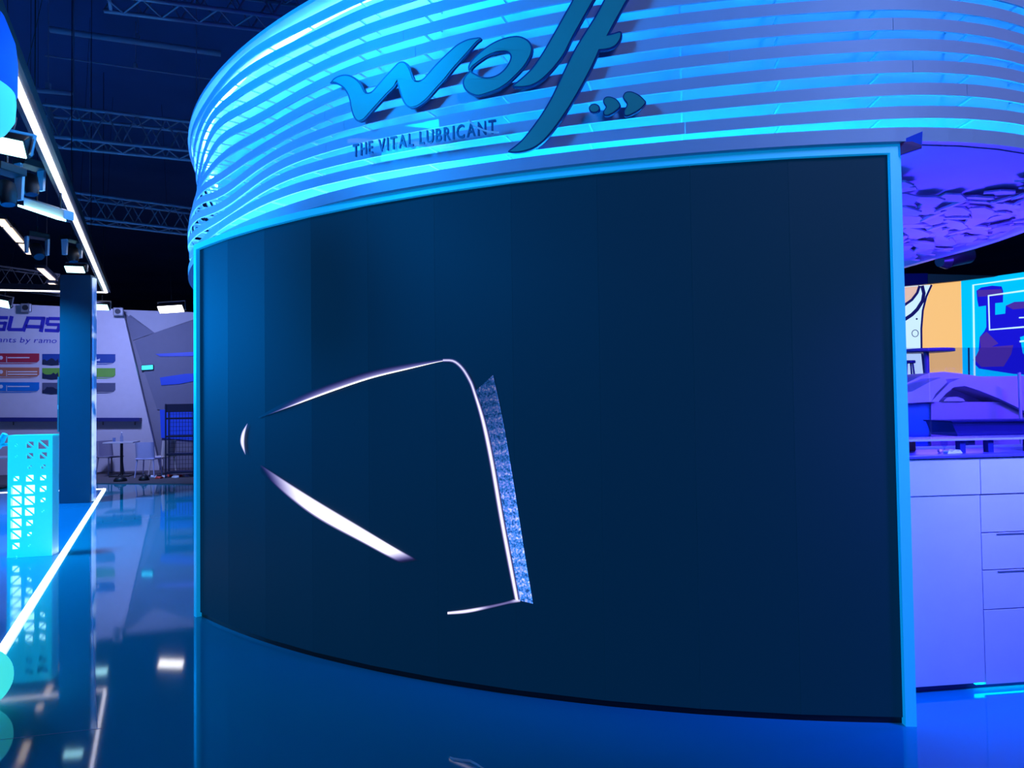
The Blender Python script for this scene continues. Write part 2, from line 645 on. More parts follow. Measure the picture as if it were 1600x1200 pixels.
def sign_shape(parent, outer, hole=None, name='letter', w=2.6, depth=0.045):
    def up(L, R):
        return [at_cyl(x, y, R) for x, y in L]

    def solid(out, hl, r0, r1, nm, material, par):
        lo = [up(out, r1)] + ([up(hl, r1)] if hl else [])
        hi = [up(out, RL)] + ([up(hl, RL)] if hl else [])
        flat = [[Vector((x, y, 0)) for x, y in L] for L in ([out] + ([hl] if hl else []))]
        tri = tessellate_polygon(flat)
        def radial(p, R):
            d = Vector((p.x - CX, p.y - CY, 0)).normalized()
            return Vector((CX + d.x * R, CY + d.y * R, p.z))
        base = [p for L in hi for p in L]
        n = len(base)
        V = [radial(p, r1) for p in base] + [radial(p, r0) for p in base]
        FS = [tuple(t) for t in tri] + [tuple(i + n for i in reversed(t)) for t in tri]
        k = 0
        for L in hi:
            m_ = len(L)
            FS += [(k + i, k + (i + 1) % m_, n + k + (i + 1) % m_, n + k + i) for i in range(m_)]
            k += m_
        return MB().add(V, FS).build(nm, material, par)
    e = solid(outer, hole, RL - 0.012, RL + 0.006, name, LOGOE, parent)
    solid(inset(outer, w), inset(hole, -w) if hole else None, RL + 0.004, RL + 0.009, 'letter_face', LOGOM, e)


def A_(L):
    return [(510 + 0.15625 * x, 40 + 0.15625 * y) for x, y in L]


def B_(L):
    return [(720 + 0.2 * x, 0.2 * y) for x, y in L]


logo = thing('script_sign', 'large metallic script lettering reading wolf mounted on the cyan slats', 'sign')
sign_shape(logo, spline(A_([(40, 580), (40, 580), (80, 530), (140, 500), (200, 492), (260, 505), (320, 545), (360, 590), (385, 640), (400, 665), (430, 672), (470, 650), (530, 580), (600, 500), (680, 415), (720, 375), (760, 362), (800, 372), (830, 410), (855, 460), (875, 515), (890, 545), (925, 553), (970, 535), (1010, 492), (1090, 400), (1200, 290), (1300, 200), (1390, 150), (1460, 130), (1540, 122), (1552, 145), (1510, 180), (1440, 260), (1360, 350), (1270, 450), (1200, 540), (1100, 650), (1010, 750), (930, 810), (860, 832), (820, 820), (785, 785), (750, 710), (712, 580), (712, 580), (690, 620), (620, 690), (520, 800), (440, 890), (390, 945), (340, 967), (300, 950), (270, 900), (250, 830), (235, 750), (215, 690), (180, 635), (140, 605), (90, 582)]), 3))
sign_shape(logo, spline(B_([(62, 550), (62, 518), (90, 470), (150, 410), (230, 350), (310, 310), (390, 288), (460, 285), (520, 310), (555, 350), (565, 400), (545, 460), (500, 530), (440, 595), (370, 660), (290, 710), (210, 740), (140, 757), (80, 740), (40, 710), (20, 670), (20, 630), (40, 590), (66, 563)]), 3),
           spline(B_([(88, 558), (120, 580), (170, 603), (230, 605), (290, 585), (340, 545), (375, 495), (390, 450), (375, 420), (340, 412), (280, 420), (210, 450), (150, 490), (100, 530)]), 3))
sign_shape(logo, spline(B_([(1071, -350), (1071, -350), (970, -170), (875, 0), (780, 170), (690, 330), (630, 430), (560, 530), (490, 600), (405, 670), (405, 670), (412, 688), (480, 690), (550, 680), (620, 645), (690, 585), (760, 505), (820, 420), (870, 320), (930, 210), (1050, 0), (1150, -170), (1262, -350), (1262, -350), (1170, -380)]), 3))
sign_shape(logo, spline(B_([(1250, -230), (1120, 0), (1050, 130), (900, 370), (800, 570), (700, 780), (600, 940), (500, 1070), (440, 1130), (375, 1180), (385, 1196), (440, 1199), (520, 1185), (600, 1150), (680, 1080), (760, 980), (850, 850), (950, 680), (1030, 530), (1088, 402), (1088, 402), (1150, 395), (1210, 370), (1250, 320), (1262, 270), (1245, 248), (1200, 260), (1160, 270), (1160, 270), (1310, 0), (1420, -190), (1500, -270), (1620, -300), (1640, -330), (1560, -370), (1430, -370), (1330, -330)]), 3))
sign_shape(logo, [(929 + 8.8 * math.cos(t * math.pi / 12), 170 + 7.4 * math.sin(t * math.pi / 12)) for t in range(24)], name='dot', w=1.8)
sign_shape(logo, spline(B_([(1112, 790), (1130, 762), (1170, 758), (1220, 780), (1249, 822), (1240, 850), (1200, 885), (1150, 910), (1120, 905), (1113, 875), (1133, 840), (1118, 815)]), 3), name='heart', w=1.8)
sign_shape(logo, spline(B_([(1266, 760), (1285, 725), (1330, 717), (1390, 742), (1435, 782), (1448, 805), (1420, 845), (1370, 882), (1310, 911), (1280, 908), (1273, 870), (1298, 820), (1275, 785)]), 3), name='heart', w=1.8)

slogan = thing('slogan_sign', 'row of small dark blue capitals reading THE VITAL LUBRICANT on the slats', 'sign')
RT = 7.06
pa, pb = at_cyl(553, 246, RT), at_cyl(776, 208.5, RT)
ta, tb = ang(pa), ang(pb)
zt = (pa.z + pb.z) / 2
lettering('THE VITAL LUBRICANT', lambda x, y, d: cyl(ta + (tb - ta) * x, RT + (d or 0), pa.z + (pb.z - pa.z) * x + y), 0.083, 1.0, LOGOE, slogan, gap=0.20, space=0.36, depth=0.012, offset=0.012)
PANE = glass_mat('clear_acrylic', (0.97, 0.99, 1.0), 0.012)
arc_bar(ta - 0.5, tb + 0.3, RT - 0.012, RT - 0.004, zt - 0.05, zt + 0.14, 16).build('backing_pane', PANE, slogan)
WIREM = mat('white_cable', (0.9, 0.9, 0.9), 0.4)
wire = MB().tube([at_cyl(x, y, RT + 0.02) for x, y in ((733, 188), (740, 196), (751, 202), (763, 206), (779, 207))], 0.006, 6).build('cable_end', WIREM)
tag(wire, 'loose white cable end crossing the last letters of the slogan', 'cable')

# red tag sticking out at the frame's corner
tg = thing('warning_tag', 'small tilted red and violet tag at the upper right screen corner', 'tag')
TAGR = mat('tag_red', (0.60, 0.05, 0.22), 0.5)
TAGV = mat('tag_violet', (0.10, 0.06, 0.75), 0.5)
p = at_cyl(1406, 224, RS + 0.04)
q0, q1, q2, q3 = at_y(1407, 243, p.y), at_y(1440, 232, p.y - 0.10), at_y(1441.5, 205, p.y - 0.10), at_y(1406, 220, p.y)
MB().prism([q0, q1, q2, q3], (0.004, 0.006, 0)).build('tag_board', TAGV, tg)
lo = [q0 + Vector((-.001, -.003, .004)), q1 + Vector((-.001, -.003, .004)), q1.lerp(q2, .18) + Vector((-.001, -.003, 0)), q0.lerp(q1, .55).lerp(q3.lerp(q2, .55), .62) + Vector((-.001, -.003, 0)), q0.lerp(q3, .9) + Vector((-.001, -.003, 0))]
MB().prism(lo, (0.0015, 0.002, 0)).build('tag_print', TAGR, tg)

# ================================================================== RIGHT: CANOPY SOFFIT OVER THE BAR
SOFM = mat('soffit_board', (0.62, 0.62, 0.70), 0.7)
ZSF = 3.040
edge_px = [(1380, 418), (1416, 407), (1460, 394), (1520, 377), (1560, 364), (1600, 349), (1640, 332)]
edge = [at_z(x, y, ZSF) for x, y in edge_px] + [Vector(p) for p in ((4.25, 5.30, ZSF), (4.65, 5.55, ZSF), (5.0, 5.85, ZSF), (5.15, 6.0, ZSF))]
outer = [cyl(a, RF(a) - 0.02, ZSF) for a in (262, 264, 266, 268, 270, 272, 274, 276, 278, 280, 282, 284, 288, 292, 296, 300)]
sof = MB().prism([Vector((p.x, p.y, ZSF)) for p in outer] + [Vector((p.x, p.y, ZSF)) for p in reversed(edge)], (0, 0, 0.05)).build('ceiling_canopy', SOFM)
struct(sof, 'violet-lit soffit of the canopy over the bar')
rim = []
for i, p in enumerate(edge):
    t = (edge[min(i + 1, len(edge) - 1)] - edge[max(i - 1, 0)]).normalized()
    nrm = Vector((t.y, -t.x, 0))
    rim.append([p + nrm * 0.0, p + nrm * 0.06, p + nrm * 0.06 + Vector((0, 0, 0.16)), p + Vector((0, 0, 0.16))])
rim = [[v + Vector((0, 0, -0.07)) for v in q] for q in rim]
MB().sweep(rim).build('canopy_rim', WHITE, sof)
# scales hanging under the soffit, each its own piece
flake_meshes = []
for k in range(4):
    r_ = random.Random(k)
    pts = [Vector((math.cos(t * math.pi / 3 + .3 * k) * r_.uniform(.085, .115), math.sin(t * math.pi / 3 + .3 * k) * r_.uniform(.07, .10), 0)) for t in range(6)]
    me = MB().prism(pts, (0, 0, 0.012)).mesh('scale')
    me.materials.append(SOFM)
    flake_meshes.append(me)
bound = [(1405, 302), (1450, 300), (1500, 300), (1540, 300), (1570, 290), (1600, 275), (1640, 262)]


def yb(L, x):
    for (x0, y0), (x1, y1) in zip(L, L[1:]):
        if x0 <= x <= x1:
            return y0 + (y1 - y0) * (x - x0) / (x1 - x0)
    return L[-1][1]


rr = random.Random(3)
cnt = 0
P0, P1 = at_z(1405, 300, ZSF), at_z(1405, 405, ZSF)
yy = 4.3
row = 0
while yy < 7.2:
    xx = 2.0 + (row % 2) * 0.09
    while xx < 4.6:
        v = Vector((xx + rr.uniform(-.025, .025), yy + rr.uniform(-.02, .02), ZSF)) - CAM
        d = v.dot(FWD)
        px, py = 800 + F * v.dot(RIGHT) / d, 600 - F * v.dot(UP) / d
        if 1400 < px < 1640 and yb(bound, px) < py < yb(edge_px, px) - 4 and cnt < 298:
            o = bpy.data.objects.new('scale', flake_meshes[cnt % 4])
            COL.objects.link(o)
            o.parent = sof
            o.location = (v.x, v.y, ZSF - 0.045 + rr.uniform(-.012, .012))
            o.rotation_euler = (rr.uniform(-.30, .30), rr.uniform(-.30, .30), rr.uniform(0, 6.28))
            cnt += 1
        xx += 0.165
    yy += 0.125
    row += 1

# ================================================================== RIGHT: BAR COUNTER
B0 = at_z(1436, 1090, 0.0)
B1 = at_z(1600, 1078, 0.0)
be = (B1 - B0).normalized()
bn = Vector((-be.y, be.x, 0))


def bar_s(px, py=900):
    p = at_plane(px, py, B0, bn)
    return (p - B0).dot(be), p.z


def bp_(s, d, z):
    return B0 + be * s + bn * d + Vector((0, 0, z))


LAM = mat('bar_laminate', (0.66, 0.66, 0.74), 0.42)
ZB_TOP = bar_s(1480, 716)[1]
ZB_CAP = bar_s(1480, 775)[1]
S_MID = bar_s(1542, 920)[0]
S_END = S_MID + 2.2
counter = thing('bar_counter', 'white bar counter bathed in violet light right of the screen', 'counter')


def slab(s0, s1, d0, d1, z0, z1, name, material, parent, bev=0.0):
    o = MB().box(bp_((s0 + s1) / 2, (d0 + d1) / 2, (z0 + z1) / 2), (s1 - s0, d1 - d0, z1 - z0), be, bn).build(name, material, parent)
    if bev:
        bevel(o, bev)
    return o


slab(-0.55, S_END, 0.05, 0.60, 0.10, ZB_TOP - 0.002, 'carcass', LAM, counter)
slab(-0.55, S_MID - 0.002, 0.03, 0.048, 0.045, ZB_CAP - 0.003, 'front_panel', LAM, counter, 0.002)
slab(-0.55, S_MID - 0.004, 0.02, 0.048, ZB_CAP + 0.001, ZB_TOP - 0.004, 'top_band', LAM, counter, 0.002)
slab(S_MID, S_END, 0.02, 0.048, ZB_CAP + 0.001, ZB_TOP - 0.004, 'top_band', LAM, counter, 0.002)
zz = [ZB_CAP - 0.003, bar_s(1570, 833)[1], bar_s(1570, 892)[1], bar_s(1570, 954)[1], bar_s(1570, 1072)[1]]
for za, zb in zip(zz, zz[1:]):
    dr = slab(S_MID + 0.002, S_END, 0.03, 0.048, zb + 0.003, za - 0.003, 'drawer_front', LAM, counter, 0.002)
for za in zz[1:3]:
    slab(S_MID + 0.10, S_END - 0.02, 0.022, 0.03, za - 0.012, za - 0.006, 'grip_rail', GREYM, counter)
slab(-0.55, S_END, 0.07, 0.10, 0.0, 0.10, 'toe_kick', NAVY, counter)
slab(S_MID - 0.05, S_END, 0.045, 0.062, 0.03, 0.05, 'led_strip', mat('cyan_kick_led', (0.5, .9, 1), 0.5, emit=(0.0, 0.75, 1.0), power=5.0), counter)
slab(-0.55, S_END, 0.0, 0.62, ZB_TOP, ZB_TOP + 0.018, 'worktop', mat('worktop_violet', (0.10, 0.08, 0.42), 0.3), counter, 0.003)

# glass shelf on posts and the things under it
Z_SH = bar_s(1500, 687)[1]
shelf = thing('glass_shelf', 'long clear glass shelf on dark posts above the bar top', 'shelf')
SHG = mat('shelf_glass_edge', (0.45, 0.45, 0.75), 0.1)
slab(-0.5, S_END, 0.10, 0.34, Z_SH - 0.012, Z_SH, 'shelf_board', SHG, shelf)
for px in (1531, 1576, 1640):
    s0 = bar_s(px, 700)[0]
    slab(s0 - 0.018, s0 + 0.018, 0.13, 0.17, ZB_TOP + 0.018, Z_SH - 0.012, 'post', NAVY, shelf)
GL = glass_mat('drinking_glass', (0.75, 0.85, 1.0), 0.06)
CUP = mat('white_cup', (0.85, 0.85, 0.9), 0.3)


def on_bar(px, d):
    s0 = bar_s(px, 705)[0] * (1 + d / 4.4)
    return bp_(s0, d, ZB_TOP + 0.018)


cup_words = ['white paper cup nearest the screen frame on the bar', 'white paper cup between the two other cups on the bar', 'white paper cup beside the stemmed glass on the bar']
for px, lab in zip((1424, 1431, 1440), cup_words):
    b = on_bar(px, 0.14)
    o = thing('paper_cup', lab, 'cup', 'paper cups on the bar')
    MB().lathe(b, [(0.001, 0), (0.012, 0), (0.016, 0.045), (0.017, 0.046), (0.015, 0.045), (0.011, 0.004), (0.001, 0.004)], 14).build('cup_body', CUP, o)
    MB().tube([b + Vector((0.0165 * math.cos(t * math.pi / 6), 0.0165 * math.sin(t * math.pi / 6), 0.045)) for t in range(13)], 0.0015, 5, False).build('cup_rim', CUP, o)
for px, lab in ((1447, 'stemmed glass standing beside the paper cups'), (1511, 'stemmed glass standing left of the first shelf post')):
    b = on_bar(px, 0.2)
    o = thing('stemmed_glass', lab, 'glass', 'glasses on the bar')
    MB().lathe(b, [(0.022, 0), (0.022, 0.003), (0.004, 0.006), (0.004, 0.030)], 16).build('stem', GL, o)
    MB().lathe(b + Vector((0, 0, 0.030)), [(0.004, 0), (0.016, 0.010), (0.020, 0.025), (0.018, 0.042)], 16).build('bowl', GL, o)
b = on_bar(1480, 0.41)
bx = thing('cardboard_box', 'brown cardboard box under the glass shelf', 'box')
BROWN = mat('cardboard', (0.50, 0.30, 0.14), 0.8)
bevel(MB().box(b + Vector((0, 0, 0.042)), (0.115, 0.09, 0.084), be, bn).build('box_body', BROWN, bx), 0.003)
MB().box(b + Vector((0, 0, 0.0855)), (0.03, 0.0905, 0.002), be, bn).build('packing_tape', mat('tape', (0.5, .42, .3), .3), bx)
b = on_bar(1497, 0.16)
fr = thing('pink_fruit', 'small pink round fruit right of the cardboard box', 'fruit')
MB().lathe(b, [(0.001, 0), (0.009, 0.002), (0.013, 0.012), (0.010, 0.021), (0.002, 0.023)], 14).build('flesh', mat('pink_skin', (0.9, 0.35, 0.45), 0.4), fr)
MB().tube([b + Vector((0, 0, .022)), b + Vector((.002, 0, .029))], 0.001, 5).build('stalk', BROWN, fr)
b = on_bar(1510, 0.12)
cl = MB()
pr = [(-0.05, 0), (-0.04, .018), (-.02, .010), (0, .022), (.02, .012), (.035, .020), (.05, 0)]
cl.sweep([[b + be * x + bn * y + Vector((0, 0, z + .001 * math.sin(40 * x + 60 * y))) for x, z in pr] for y in (-.02, 0, .02)], True, True)
tag(cl.build('folded_napkin', CUP), 'crumpled white napkin lying left of the first shelf post', 'napkin')

# clear screen behind the bar
Z_G1 = (at_plane(1545, 543, bp_(0, 0.5, 0), bn)).z
pane = thing('glass_screen', 'clear upright glass screen standing behind the bar top', 'glass panel')
PG = glass_mat('screen_pane', (0.86, 0.86, 0.97), 0.06)
slab(-0.4, S_MID + 0.06, 0.50, 0.508, ZB_TOP + 0.018, Z_G1, 'pane', PG, pane)
slab(S_MID + 0.07, S_END, 0.50, 0.508, ZB_TOP + 0.018, Z_G1, 'pane', PG, pane)
slab(-0.4, S_END, 0.496, 0.512, ZB_TOP + 0.018, ZB_TOP + 0.034, 'base_channel', GREYM, pane)

# ------------------------------------------------------------------ raised lounge behind
ZD = 1.15
DECK = mat('deck_board', (0.35, 0.35, 0.45), 0.5)
struct(MB().box((5.6, 9.3, ZD / 2), (5.0, 5.2, ZD)).build('floor_deck', DECK), 'raised lounge deck behind the bar')
DY = 6.2
MOLD = mat('moulded_white_shell', (0.66, 0.62, 0.74), 0.3)
desk = thing('moulded_desk', 'sweeping white moulded desk with an arched rib, glowing violet behind the bar', 'desk')


def desk_pts(L, y=DY):
    return [at_y(x, yy, y) for x, yy in L]


top_line = [(1380, 612), (1420, 597), (1438, 588), (1452, 583), (1475, 581), (1503, 584), (1530, 588), (1560, 588), (1600, 587), (1680, 590)]
bot = [(1680, 760), (1380, 760)]
bevel(MB().prism(desk_pts(top_line + bot, DY + 0.25), (0, 0.5, 0)).build('rear_shell', MOLD, desk), 0.03, 3)
arch_top = [(1455, 628), (1470, 612), (1484, 598), (1500, 591), (1525, 592), (1555, 602), (1585, 615), (1612, 634), (1650, 660)]
arch_bot = [(1650, 676), (1612, 648), (1585, 634), (1560, 622), (1530, 610), (1508, 603), (1490, 605), (1478, 615), (1466, 628)]
bevel(MB().prism(desk_pts(arch_top + arch_bot, DY - 0.05), (0, 0.3, 0)).build('arched_rib', MOLD, desk), 0.02, 3)
bevel(MB().prism(desk_pts([(1380, 617), (1425, 612), (1452, 597), (1475, 588), (1480, 597), (1462, 615), (1455, 628), (1380, 632)], DY - 0.05), (0, 0.3, 0)).build('side_cushion', MOLD, desk), 0.03, 3)
MB().prism(desk_pts([(1455, 628), (1650, 628), (1650, 760), (1455, 760)], DY), (0, 0.24, 0)).build('front_panel', mat('mauve_panel', (0.50, 0.40, 0.52), 0.5), desk)
MB().prism(desk_pts([(1380, 630), (1455, 630), (1455, 760), (1380, 760)], DY + 0.02), (0, 0.2, 0)).build('front_panel', mat('blue_panel', (0.02, 0.22, 0.72), 0.4), desk)
bevel(MB().prism(desk_pts([(1474, 627), (1480, 621), (1495, 620), (1505, 623), (1508, 627)], DY - 0.02), (0, 0.08, 0)).build('armrest', MOLD, desk), 0.01)
con = thing('back_console', 'long dark blue console with a slanted end below the moulded desk', 'console')
CONM = mat('console_blue', (0.03, 0.03, 0.22), 0.35)
bevel(MB().prism(desk_pts([(1486, 658), (1650, 656), (1650, 680), (1497, 682)], 5.55), (0, 0.35, 0)).build('console_body', CONM, con), 0.006)
MB().prism(desk_pts([(1486, 657.5), (1650, 655.5), (1650, 658), (1488, 660)], 5.53), (0, 0.38, 0)).build('console_edge', NAVY, con)
for px in (1515, 1625):
    p = at_y(px, 681, 5.7)
    MB().box((p.x, p.y, p.z / 2), (0.05, 0.05, p.z)).build('leg', CONM, con)

# high table and stool on the deck
VIOM = mat('violet_table_top', (0.30, 0.22, 0.60), 0.35)
ty = 7.9
tc = at_y(1447, 546, ty)
tb_ = thing('high_table', 'round high bistro table standing before the orange screen', 'table')
rt = 0.275
MB().lathe((tc.x, ty, tc.z), [(0.001, 0.0), (rt, 0.0), (rt, -0.03), (0.001, -0.03)], 32).build('table_top', VIOM, tb_)
MB().tube([(tc.x, ty, ZD + 0.02), (tc.x, ty, tc.z - 0.03)], 0.028, 12).build('pole', VIOM, tb_)
MB().lathe((tc.x, ty, ZD), [(0.001, 0.02), (0.2, 0.015), (0.21, 0.0), (0.001, 0.0)], 24).build('base', VIOM, tb_)
sc_ = at_y(1420, 566, 7.6)
st = thing('bar_stool', 'dark bar stool half hidden by the frame beside the high table', 'stool')
MB().lathe((sc_.x, 7.6, sc_.z), [(0.001, 0.02), (0.06, 0.018), (0.065, 0.0), (0.06, -0.012), (0.001, -0.012)], 20).build('seat', CONM, st)
for k in range(4):
    a = k * math.pi / 2 + .6
    MB().tube([(sc_.x + .04 * math.cos(a), 7.6 + .04 * math.sin(a), sc_.z - .01), (sc_.x + .13 * math.cos(a), 7.6 + .13 * math.sin(a), ZD)], 0.009, 6).build('leg', CONM, st)
pole = thing('barrier_post', 'thin white barrier post right of the cyan screen', 'post')
p = at_y(1593, 600, 6.0)
z0 = at_y(1593, 622, 6.0).z
MB().tube([(p.x, 6.0, 0.02), (p.x, 6.0, at_y(1593, 582, 6.0).z)], 0.012, 10).build('tube', WHITE, pole)
MB().lathe((p.x, 6.0, 0), [(0.001, 0.02), (0.13, 0.015), (0.14, 0), (0.001, 0)], 20).build('base', WHITE, pole)

# ------------------------------------------------------------------ two lit picture walls behind the lounge
VY = 10.6


def vp(L, y=VY):
    return [at_y(x, yy, y) for x, yy in L]


def emit(name, col, k=1.0):
    return mat(name, tuple(c * .3 for c in col), 0.4, emit=col, power=k)


E_ORANGE = emit('lit_orange', (1.0, 0.58, 0.20), 0.95)
E_CYAN = emit('lit_cyan', (0.0, 0.55, 1.0), 1.0)
E_PALE = emit('lit_pale', (0.62, 0.86, 1.0), 1.0)
E_NAVY = emit('lit_navy', (0.01, 0.01, 0.16), 0.6)
E_BLUE = emit('lit_engine_blue', (0.012, 0.01, 0.80), 0.75)
E_PURP = emit('lit_engine_purple', (0.085, 0.035, 0.42), 0.8)
E_LINE = emit('lit_line', (0.62, 0.95, 1.0), 1.0)
E_PEACH = emit('lit_peach', (0.85, 0.55, 0.42), 0.9)


def layer(name, L, material, parent, k=1):
    return MB().prism(vp(L, VY - 0.004 * k), (0, 0.0035, 0)).build(name, material, parent)


def stroke(L, wd):
    L = list(L)
    a, b = [], []
    for i, p in enumerate(L):
        q0, q1 = L[max(i - 1, 0)], L[min(i + 1, len(L) - 1)]
        t = Vector((q1[0] - q0[0], q1[1] - q0[1])).normalized()
        a.append((p[0] - t.y * wd / 2, p[1] + t.x * wd / 2))
        b.append((p[0] + t.y * wd / 2, p[1] - t.x * wd / 2))
    return a + b[::-1]


def C_(L):
    return [(1400 + x / 6, 420 + y / 6) for x, y in L]


va = thing('orange_video_wall', 'lit picture wall showing orange field and pale engine part', 'screen')
MB().prism(vp([(1380, 451), (1501.5, 439), (1505, 640), (1380, 640)], VY), (0, 0.12, 0)).build('screen_body', E_ORANGE, va)
layer('picture_field', C_([(-60, 180), (230, 155), (345, 150), (300, 250), (262, 380), (240, 520), (235, 700), (255, 900), (300, 1300), (-60, 1300)]), E_PALE, va)
layer('picture_line', stroke(C_([(335, 150), (285, 260), (252, 390), (238, 560), (240, 750), (262, 950), (300, 1250)]), 3.0), E_NAVY, va, 2)
layer('picture_line', stroke(C_([(245, 158), (262, 230), (250, 300), (200, 380), (150, 430), (90, 470), (0, 490)]), 5.5), E_NAVY, va, 2)
layer('picture_field', C_([(-60, 185), (215, 162), (205, 220), (160, 290), (90, 350), (-60, 420)]), E_PEACH, va, 2)
layer('picture_line', stroke(C_([(222, 160), (200, 225), (150, 290), (80, 340), (-40, 380)]), 4.0), E_NAVY, va, 3)
layer('picture_line', stroke([(1400 + (180 + 30 * math.cos(t * math.pi / 10)) / 6, 420 + (605 + 32 * math.sin(t * math.pi / 10)) / 6) for t in range(21)], 1.0), E_NAVY, va, 2)
layer('picture_dot', [(1400 + (195 + 9 * math.cos(t * math.pi / 5)) / 6, 420 + (470 + 9 * math.sin(t * math.pi / 5)) / 6) for t in range(10)], E_NAVY, va, 2)
vb = thing('cyan_video_wall', 'lit picture wall showing a deep blue engine on cyan', 'screen')
MB().prism(vp([(1502, 439), (1840, 391), (1840, 640), (1505.5, 640)], VY), (0, 0.12, 0)).build('screen_body', E_CYAN, vb)
layer('picture_field', C_([(755, 205), (800, 175), (900, 158), (990, 165), (1005, 210), (1003, 315), (930, 322), (930, 432), (1025, 420), (1030, 345), (1110, 310), (1220, 305), (1500, 300), (1500, 1010), (1100, 985), (840, 945), (780, 935), (735, 890), (722, 850), (775, 790), (785, 640), (830, 585), (848, 545), (845, 345), (775, 355), (762, 290)]), E_BLUE, vb)
layer('picture_field', C_([(765, 200), (990, 190), (1000, 250), (770, 262)]), E_PURP, vb, 2)
layer('picture_field', C_([(1030, 345), (1110, 312), (1300, 305), (1300, 360), (1100, 380)]), E_PURP, vb, 2)
layer('picture_field', C_([(790, 740), (1100, 715), (1080, 800), (1010, 915), (800, 920), (735, 850)]), E_PURP, vb, 2)
layer('picture_field', C_([(785, 640), (850, 590), (960, 700), (800, 780)]), E_PURP, vb, 2)
layer('picture_field', C_([(1165, 640), (1260, 610), (1260, 860), (1190, 790)]), E_CYAN, vb, 2)
layer('picture_line', stroke(C_([(1300, 68), (1190, 88), (725, 152), (738, 1010)]), 2.6), E_LINE, vb, 3)
layer('picture_line', stroke(C_([(1400, 170), (1200, 205), (868, 252), (878, 572), (1200, 545), (1400, 535)]), 2.6), E_LINE, vb, 3)
layer('picture_line', stroke(C_([(1155, 458), (1300, 452)]), 2.0), E_LINE, vb, 3)
layer('picture_line', stroke(C_([(1160, 682), (1300, 664)]), 2.6), E_LINE, vb, 3)
layer('picture_line', stroke(C_([(682, 740), (685, 1010)]), 2.6), E_NAVY, vb, 3)
# header beam over the picture walls and a black spotlight
hb = thing('header_beam', 'dim brown beam above the picture walls', 'beam')
MB().prism(vp([(1450, 428), (1560, 431), (1500, 438.5), (1450, 443.5)], VY - 0.1), (0, 0.1, 0)).build('beam_face', mat('brown_board', (0.16, 0.10, 0.08), 0.7), hb)
MB().prism(vp([(1380, 428), (1449.5, 427), (1449.5, 443.5), (1380, 450)], VY - 0.1), (0, 0.1, 0)).build('beam_end', NAVY, hb)
sp = thing('black_spotlight', 'black round spotlight hanging below the canopy rim', 'spotlight')
p = at_y(1500, 403, 6.6)
can = MB().tube([p + Vector((-0.16, -.05, -0.03)), p + Vector((-0.10, -.03, -0.0)), p + Vector((0.10, .03, 0.03)), p + Vector((0.13, .04, 0.035))], [0.075, 0.085, 0.075, 0.04], 20).build('housing', BLACK, sp)
MB().tube([p + Vector((-0.235, -.075, -0.045)), p + Vector((-0.16, -.05, -0.032))], [0.05, 0.078], 20).build('barn_door', DARKM, sp)
MB().tube([p + Vector((0.09, .02, 0.04)), p + Vector((0.09, .02, 0.5))], 0.018, 8).build('bracket', DARKM, sp)

# ================================================================== LEFT: NEIGHBOUR STAND WITH LIGHT LINES
U = Vector((-0.445, 0.8955, 0))
V = Vector((0.97, 0.243, 0))
K = at_z(163, 765, 0.0)
PLAT = floor_material('gloss_pale_platform', (0.03, 0.36, 0.72), 0.06)
pk = [K + U * -16, K, K - V * 14, K - V * 14 - U * 16]
pf = MB().prism([Vector((p.x, p.y, 0.001)) for p in pk], (0, 0, 0.012)).build('floor_platform', PLAT)
struct(pf, 'bright blue glossy platform inside the white light line')
fl = thing('floor_light_line', 'white glowing light line around the edge of the platform floor', 'light strip')
MB().box(K - U * 8 + Vector((0, 0, 0.012)), (0.055, 16.05, 0.022), V - U * V.dot(U), U).build('light_tube', WHITELED, fl)
MB().box(K - V * 7 + Vector((0, 0, 0.012)), (14, 0.055, 0.022), V).build('light_tube', WHITELED, fl)
ZC = 4.16
hf = thing('hanging_light_frame', 'overhead metal frame with a long white glowing light line', 'light frame')
KC = at_z(166, 457, ZC)
perpU = Vector((U.y, -U.x, 0))
MB().box(KC - U * 8 + Vector((0, 0, 0.07)), (0.15, 16.1, 0.12), perpU, U).build('frame_beam', DARKM, hf)
MB().box(KC - V * 7 + Vector((0, 0, 0.07)), (14, 0.15, 0.12), V).build('frame_beam', DARKM, hf)
MB().box(KC - U * 8, (0.055, 16.0, 0.02), perpU, U).build('light_tube', WHITELED, hf)
MB().box(KC - V * 7 - Vector((0, 0, 0.0)), (14, 0.055, 0.02), V).build('light_tube', WHITELED, hf)
for k in (1, 4, 7, 10):
    p = KC - U * k
    MB().tube([p + Vector((0, 0, .13)), (p.x, p.y, 8.45)], 0.006, 6).build('hanger_wire', DARKM, hf)

# column
cb = at_z(92, 787, 0.013)
cr = at_z(141, 785.5, 0.013)
ce = (cr - cb).normalized()
cn = Vector((-ce.y, ce.x, 0))
cw = (cr - cb).length
colm = thing('blue_column', 'tall flat blue column with a glowing strip down its right edge', 'column')
COLB = mat('blue_column_paint', (0.005, 0.075, 0.13), 0.6)
bevel(MB().box(cb + ce * cw / 2 + cn * 0.125 + Vector((0, 0, 2.06)), (cw, 0.25, 4.12), ce, cn).build('shaft', COLB, colm), 0.008)
EDGE = mat('column_edge_light', (0.6, 0.7, 1), 0.4, emit=(0.42, 0.55, 1.0), power=1.1, var=0.1)
nt = EDGE.node_tree
bs = nt.nodes['Principled BSDF']
tcn = nt.nodes.new('ShaderNodeTexCoord')
nzn = nt.nodes.new('ShaderNodeTexNoise'); nzn.inputs['Scale'].default_value = 3.2; nzn.inputs['Detail'].default_value = 5
rpn = nt.nodes.new('ShaderNodeValToRGB')
rpn.color_ramp.elements[0].position, rpn.color_ramp.elements[0].color = 0.42, (0.01, 0.08, 0.35, 1)
